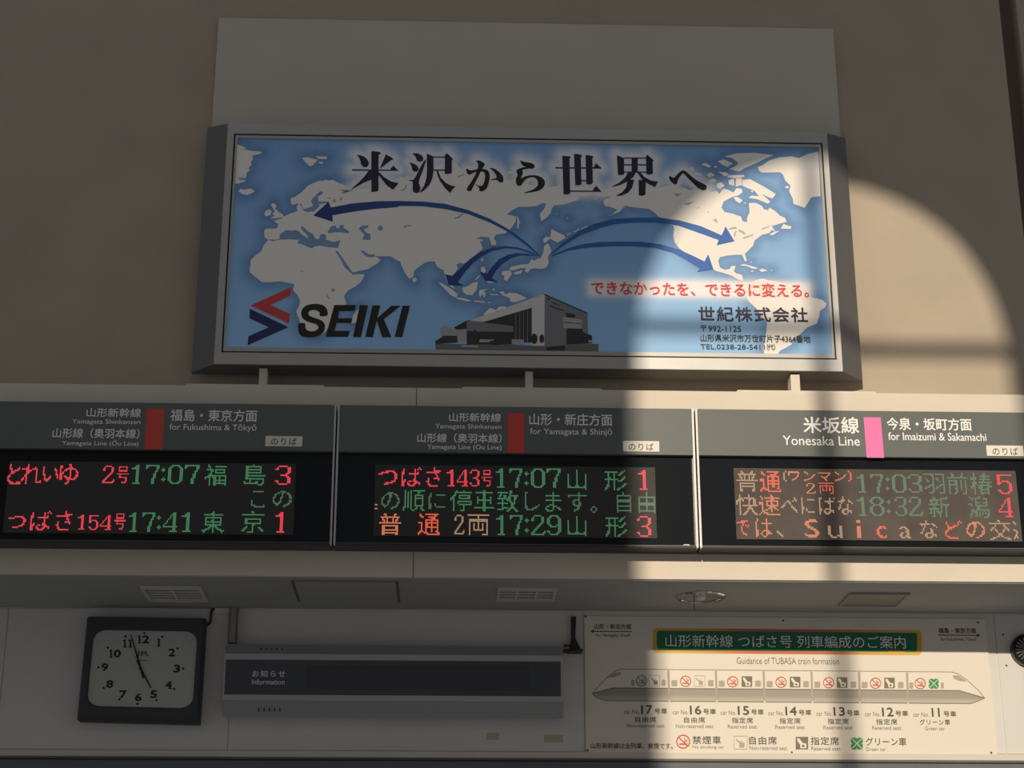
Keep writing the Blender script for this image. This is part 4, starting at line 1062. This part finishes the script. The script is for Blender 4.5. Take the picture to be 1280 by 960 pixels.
def clover(x0, y0, s):
    flat('green_car_symbol', [rrect(x0, y0, x0 + s, y0 + s, s * .22, 3)], q_(4), M['p_gr'], po)
    flat('green_car_cross', [seg(x0 + s * .12, y0 + s * .12, x0 + s * .88, y0 + s * .88, s * .07), seg(x0 + s * .88, y0 + s * .12, x0 + s * .12, y0 + s * .88, s * .07),
                             [(x0 + s * .42, y0), (x0 + s * .58, y0), (x0 + s * .5, y0 + s * .12)], [(x0 + s * .42, y0 + s), (x0 + s * .58, y0 + s), (x0 + s * .5, y0 + s * .88)],
                             [(x0, y0 + s * .42), (x0, y0 + s * .58), (x0 + s * .12, y0 + s * .5)], [(x0 + s, y0 + s * .42), (x0 + s, y0 + s * .58), (x0 + s * .88, y0 + s * .5)]], q_(5), M['p_body'], po)
cars = [('17', 801.9, 811.5, (789, 4, 827, 5), 780), ('16', 857, 868, (839.2, 7.4, 885, 7), 841), ('15', 915.9, 927, (898.3, 7.4, 944, 7), 900.8), ('14', 976.3, 987.3, (958.3, 7.4, 1004, 7), 960.3),
        ('13', 1035.7, 1046, (1018, 7.4, 1063.4, 7), 1020.5), ('12', 1094.4, 1105.3, (1077.1, 7.4, 1122.5, 7), 1081.2), ('11', 1150.3, 1161, (1136.6, 5, 1176, 3.8), 1141.4)]
for i, (num, nx_, sx, (wa, ww, wc, wd), tx) in enumerate(cars):
    dy = (nx_ - 802) * 0.0098
    nosmoke(nx_, 851 + dy, 7, 'p_soft' if i == 0 else 'p_red')
    if num == '11':
        clover(sx, 848.4, 12.4)
    else:
        seat(sx, 844.2 + dy, 13.2, i > 1)
    for (a, b) in ((wa, ww), (wc, wd)):
        flat('window_symbol', [rrect(a, 849.6 + dy, a + b, 857.2 + dy, 1.4, 3)], q_(4), M['p_grey'], po)
    pt('car No.', tx, 886.8 + dy, tx + 19.4, 892.4 + dy, 'p_soft', 0.0)
    pt(num, tx + (21.3 if num != '11' else 23.2), 881.4 + dy, tx + (35.6 if num != '11' else 33.2), 892.6 + dy, 'p_ink', 0.03)
    pt('号車', tx + 38, 885.4 + dy, tx + 54, 892.4 + dy, 'p_ink', 0.012)
    j1, e1 = ('自由席', 'Non-reserved seat') if i < 2 else (('指定席', 'Reserved seat') if i < 6 else ('グリーン車', 'Green car'))
    mc = tx + 27.2
    w1_, w2_ = (13.2, 23.4) if i < 2 else ((13.2, 18.3) if i < 6 else (19, 12.3))
    pt(j1, mc - w1_, 895.7 + dy, mc + w1_, 902.9 + dy, 'p_ink', 0.008, 1.1)
    pt(e1, mc - w2_, 904.6 + dy, mc + w2_, 909.4 + dy, 'p_soft', 0.0)
text('山形新幹線は全列車、禁煙です。', 738.7, 928.6, 841, 936, q_(4), M['p_dred'], po, 0.012)
nosmoke(853.9, 927, 8.8, 'p_red')
pt('禁煙車', 865.6, 920, 901.2, 930, 'p_ink', 0.008, 1.1); pt('No smoking car', 865.8, 931.8, 905, 936.6, 'p_soft', 0.0)
seat(917.4, 920, 16.4, False)
pt('自由席', 936.3, 920.4, 971, 930.6, 'p_ink', 0.008, 1.1); pt('Non-reserved seat', 937, 932.6, 984, 937.4, 'p_soft', 0.0)
seat(994.6, 921, 15.6, True)
pt('指定席', 1013.3, 921, 1048.8, 931.4, 'p_ink', 0.008, 1.1); pt('Reserved seat', 1014, 933.2, 1050.5, 938, 'p_soft', 0.0)
clover(1063.7, 922, 14.8)
pt('グリーン車', 1082, 922, 1133, 932.2, 'p_ink', 0.008); pt('Green car', 1082.6, 934, 1107.3, 938.6, 'p_soft', 0.0)

# round dark fitting cut by the right edge
rc = P(1284, 812.5, Y_LOW - 0.03)
rf = thing('round_fitting', 'round dark ribbed wall fitting right of the train poster', 'fitting', (rc.x, Y_LOW - 0.006, rc.z))
lathe('rim', [(0.0, -0.004), (0.072, -0.004), (0.080, -0.016), (0.088, -0.012), (0.090, 0.024)], (rc.x, Y_LOW - 0.03, rc.z), 'y', M['glassy'], rf, 40)
for i in range(20):
    a = 2 * math.pi * i / 20
    r0, r1 = 0.022, 0.068
    d = Vector((math.cos(a), 0, math.sin(a)))
    nn = Vector((-d.z, 0, d.x)) * 0.0035
    o = Vector((rc.x, Y_LOW - 0.036, rc.z))
    vs = [o + d * r0 - nn * .5, o + d * r0 + nn * .5, o + d * r1 + nn, o + d * r1 - nn]
    vs = vs + [p + Vector((0, 0.004, 0)) for p in vs]
    for p in vs[:4]:
        p.y -= 0.006
    mesh('rib', vs, [(0, 1, 2, 3), (7, 6, 5, 4), (0, 4, 5, 1), (1, 5, 6, 2), (2, 6, 7, 3), (3, 7, 4, 0)], M['ribs'], rf)
lathe('hub', [(0.0, -0.012), (0.018, -0.01), (0.024, 0.0)], (rc.x, Y_LOW - 0.036, rc.z), 'y', M['glassy'], rf, 20)
for k_, (x, y) in enumerate(((1254, 793), (1258, 832))):
    q = P(x, y, Y_LOW - 0.006)
    tag(lathe('wall_screw', [(0.0, -0.003), (0.005, -0.003), (0.006, 0.0)], (q.x, Y_LOW - 0.006, q.z), 'y', M['screw'], None, 10),
        ('upper' if k_ == 0 else 'lower') + ' small dark screw in the wall sheet beside the round fitting', 'screw', 'screws in the wall sheets')

# ================================================================== SOFFIT FITTINGS
ZS = z_sof - 0.006
dl = PZ(876, 745.7, ZS)
rd = (PZ(908, 745.7, ZS).x - PZ(844, 745.7, ZS).x) / 2
dn = thing('downlight', 'round chrome recessed downlight in the soffit above the train poster', 'lamp', (dl.x, dl.y, ZS))
lathe('trim_ring', [(rd, 0.0), (rd, -0.004), (rd * 0.93, -0.010), (rd * 0.86, -0.008), (rd * 0.84, -0.003)], (dl.x, dl.y, ZS), 'z', M['chrome'], dn, 40)
lathe('reflector', [(rd * 0.85, -0.005), (rd * 0.72, -0.0035), (rd * 0.45, -0.0025), (rd * 0.2, -0.0022), (0.0, -0.002)], (dl.x, dl.y, ZS), 'z', M['chrome'], dn, 40)
lathe('bulb', [(0.0, -0.020), (0.018, -0.018), (0.027, -0.010), (0.024, -0.002)], (dl.x, dl.y, ZS), 'z', M['bulb'], dn, 20)
tube('hanging_wire', [(dl.x - 0.03, dl.y + 0.05, ZS - 0.004), (dl.x - 0.031, dl.y + 0.05, ZS - 0.03), (dl.x - 0.03, dl.y + 0.05, ZS - 0.06)], 0.0022, M['iron'], dn)
def soffit_quad(px4):
    q = [PZ(x, y, ZS) for x, y in px4]
    X0 = (q[0].x + q[3].x) / 2; X1 = (q[1].x + q[2].x) / 2
    Y0 = (q[0].y + q[1].y) / 2; Y1 = (q[2].y + q[3].y) / 2
    return X0, X1, Y0, Y1
def grille(px4, label, slats, bars, name='ceiling_vent', cat='vent'):
    X0, X1, Y0, Y1 = soffit_quad(px4)
    t = thing(name, label, cat, ((X0 + X1) / 2, (Y0 + Y1) / 2, ZS))
    f_ = 0.014
    boxes('frame', [(X0, X1, Y0, Y0 + f_, ZS - 0.010, ZS), (X0, X1, Y1 - f_, Y1, ZS - 0.010, ZS), (X0, X0 + f_, Y0 + f_, Y1 - f_, ZS - 0.010, ZS), (X1 - f_, X1, Y0 + f_, Y1 - f_, ZS - 0.010, ZS)], M['vent'], t)
    box('backing', X0 + f_, X1 - f_, Y0 + f_, Y1 - f_, ZS - 0.0015, ZS, M['duct'], t)
    for i in range(slats):
        y = Y0 + f_ + (Y1 - Y0 - 2 * f_) * (i + 0.5) / slats
        box('slat', X0 + f_, X1 - f_, y - 0.010, y + 0.010, ZS - 0.007, ZS - 0.003, M['vent'], t)
    for i in range(bars):
        x = X0 + (X1 - X0) * (i + 1) / (bars + 1)
        box('cross_bar', x - 0.006, x + 0.006, Y0 + f_, Y1 - f_, ZS - 0.009, ZS - 0.007, M['vent'], t)
    return t
grille([(172.5, 733), (252.5, 733), (258, 750.5), (190, 750.5)], 'slatted vent in the soffit above the wall clock', 5, 1)
grille([(621, 734.5), (698.6, 735.4), (690.4, 750), (622, 750)], 'square slatted vent in the soffit near the downlight', 4, 2)
X0, X1, Y0, Y1 = soffit_quad([(362, 725.6), (497, 726.2), (500, 752), (376, 752)])
ht = thing('access_hatch', 'large flush access hatch in the soffit over the information display', 'hatch', ((X0 + X1) / 2, (Y0 + Y1) / 2, ZS))
box('hatch_cover', X0 + 0.012, X1 - 0.012, Y0 + 0.012, Y1 - 0.012, ZS - 0.006, ZS, M['soffit'], ht, 0.001)
boxes('hatch_gap', [(X0 - .004, X0 + 0.012, Y0, Y1, ZS - 0.002, ZS), (X1 - 0.012, X1 + .004, Y0, Y1, ZS - 0.002, ZS), (X0 + .012, X1 - .012, Y0, Y0 + 0.012, ZS - 0.002, ZS), (X0 + .012, X1 - .012, Y1 - 0.012, Y1, ZS - 0.002, ZS)], M['alu_dark'], ht)
X0, X1, Y0, Y1 = soffit_quad([(1062, 740.6), (1141, 740.9), (1119, 756.3), (1047, 756)])
sp = thing('square_ceiling_panel', 'square recessed fitting with dark rim in the soffit right of the downlight', 'panel', ((X0 + X1) / 2, (Y0 + Y1) / 2, ZS))
boxes('rim', [(X0, X1, Y0, Y0 + .015, ZS - 0.012, ZS), (X0, X1, Y1 - .015, Y1, ZS - 0.012, ZS), (X0, X0 + .015, Y0 + .015, Y1 - .015, ZS - 0.012, ZS), (X1 - .015, X1, Y0 + .015, Y1 - .015, ZS - 0.012, ZS)], M['duct'], sp)
box('cover', X0 + .015, X1 - .015, Y0 + .015, Y1 - .015, ZS - 0.006, ZS, M['cover'], sp)
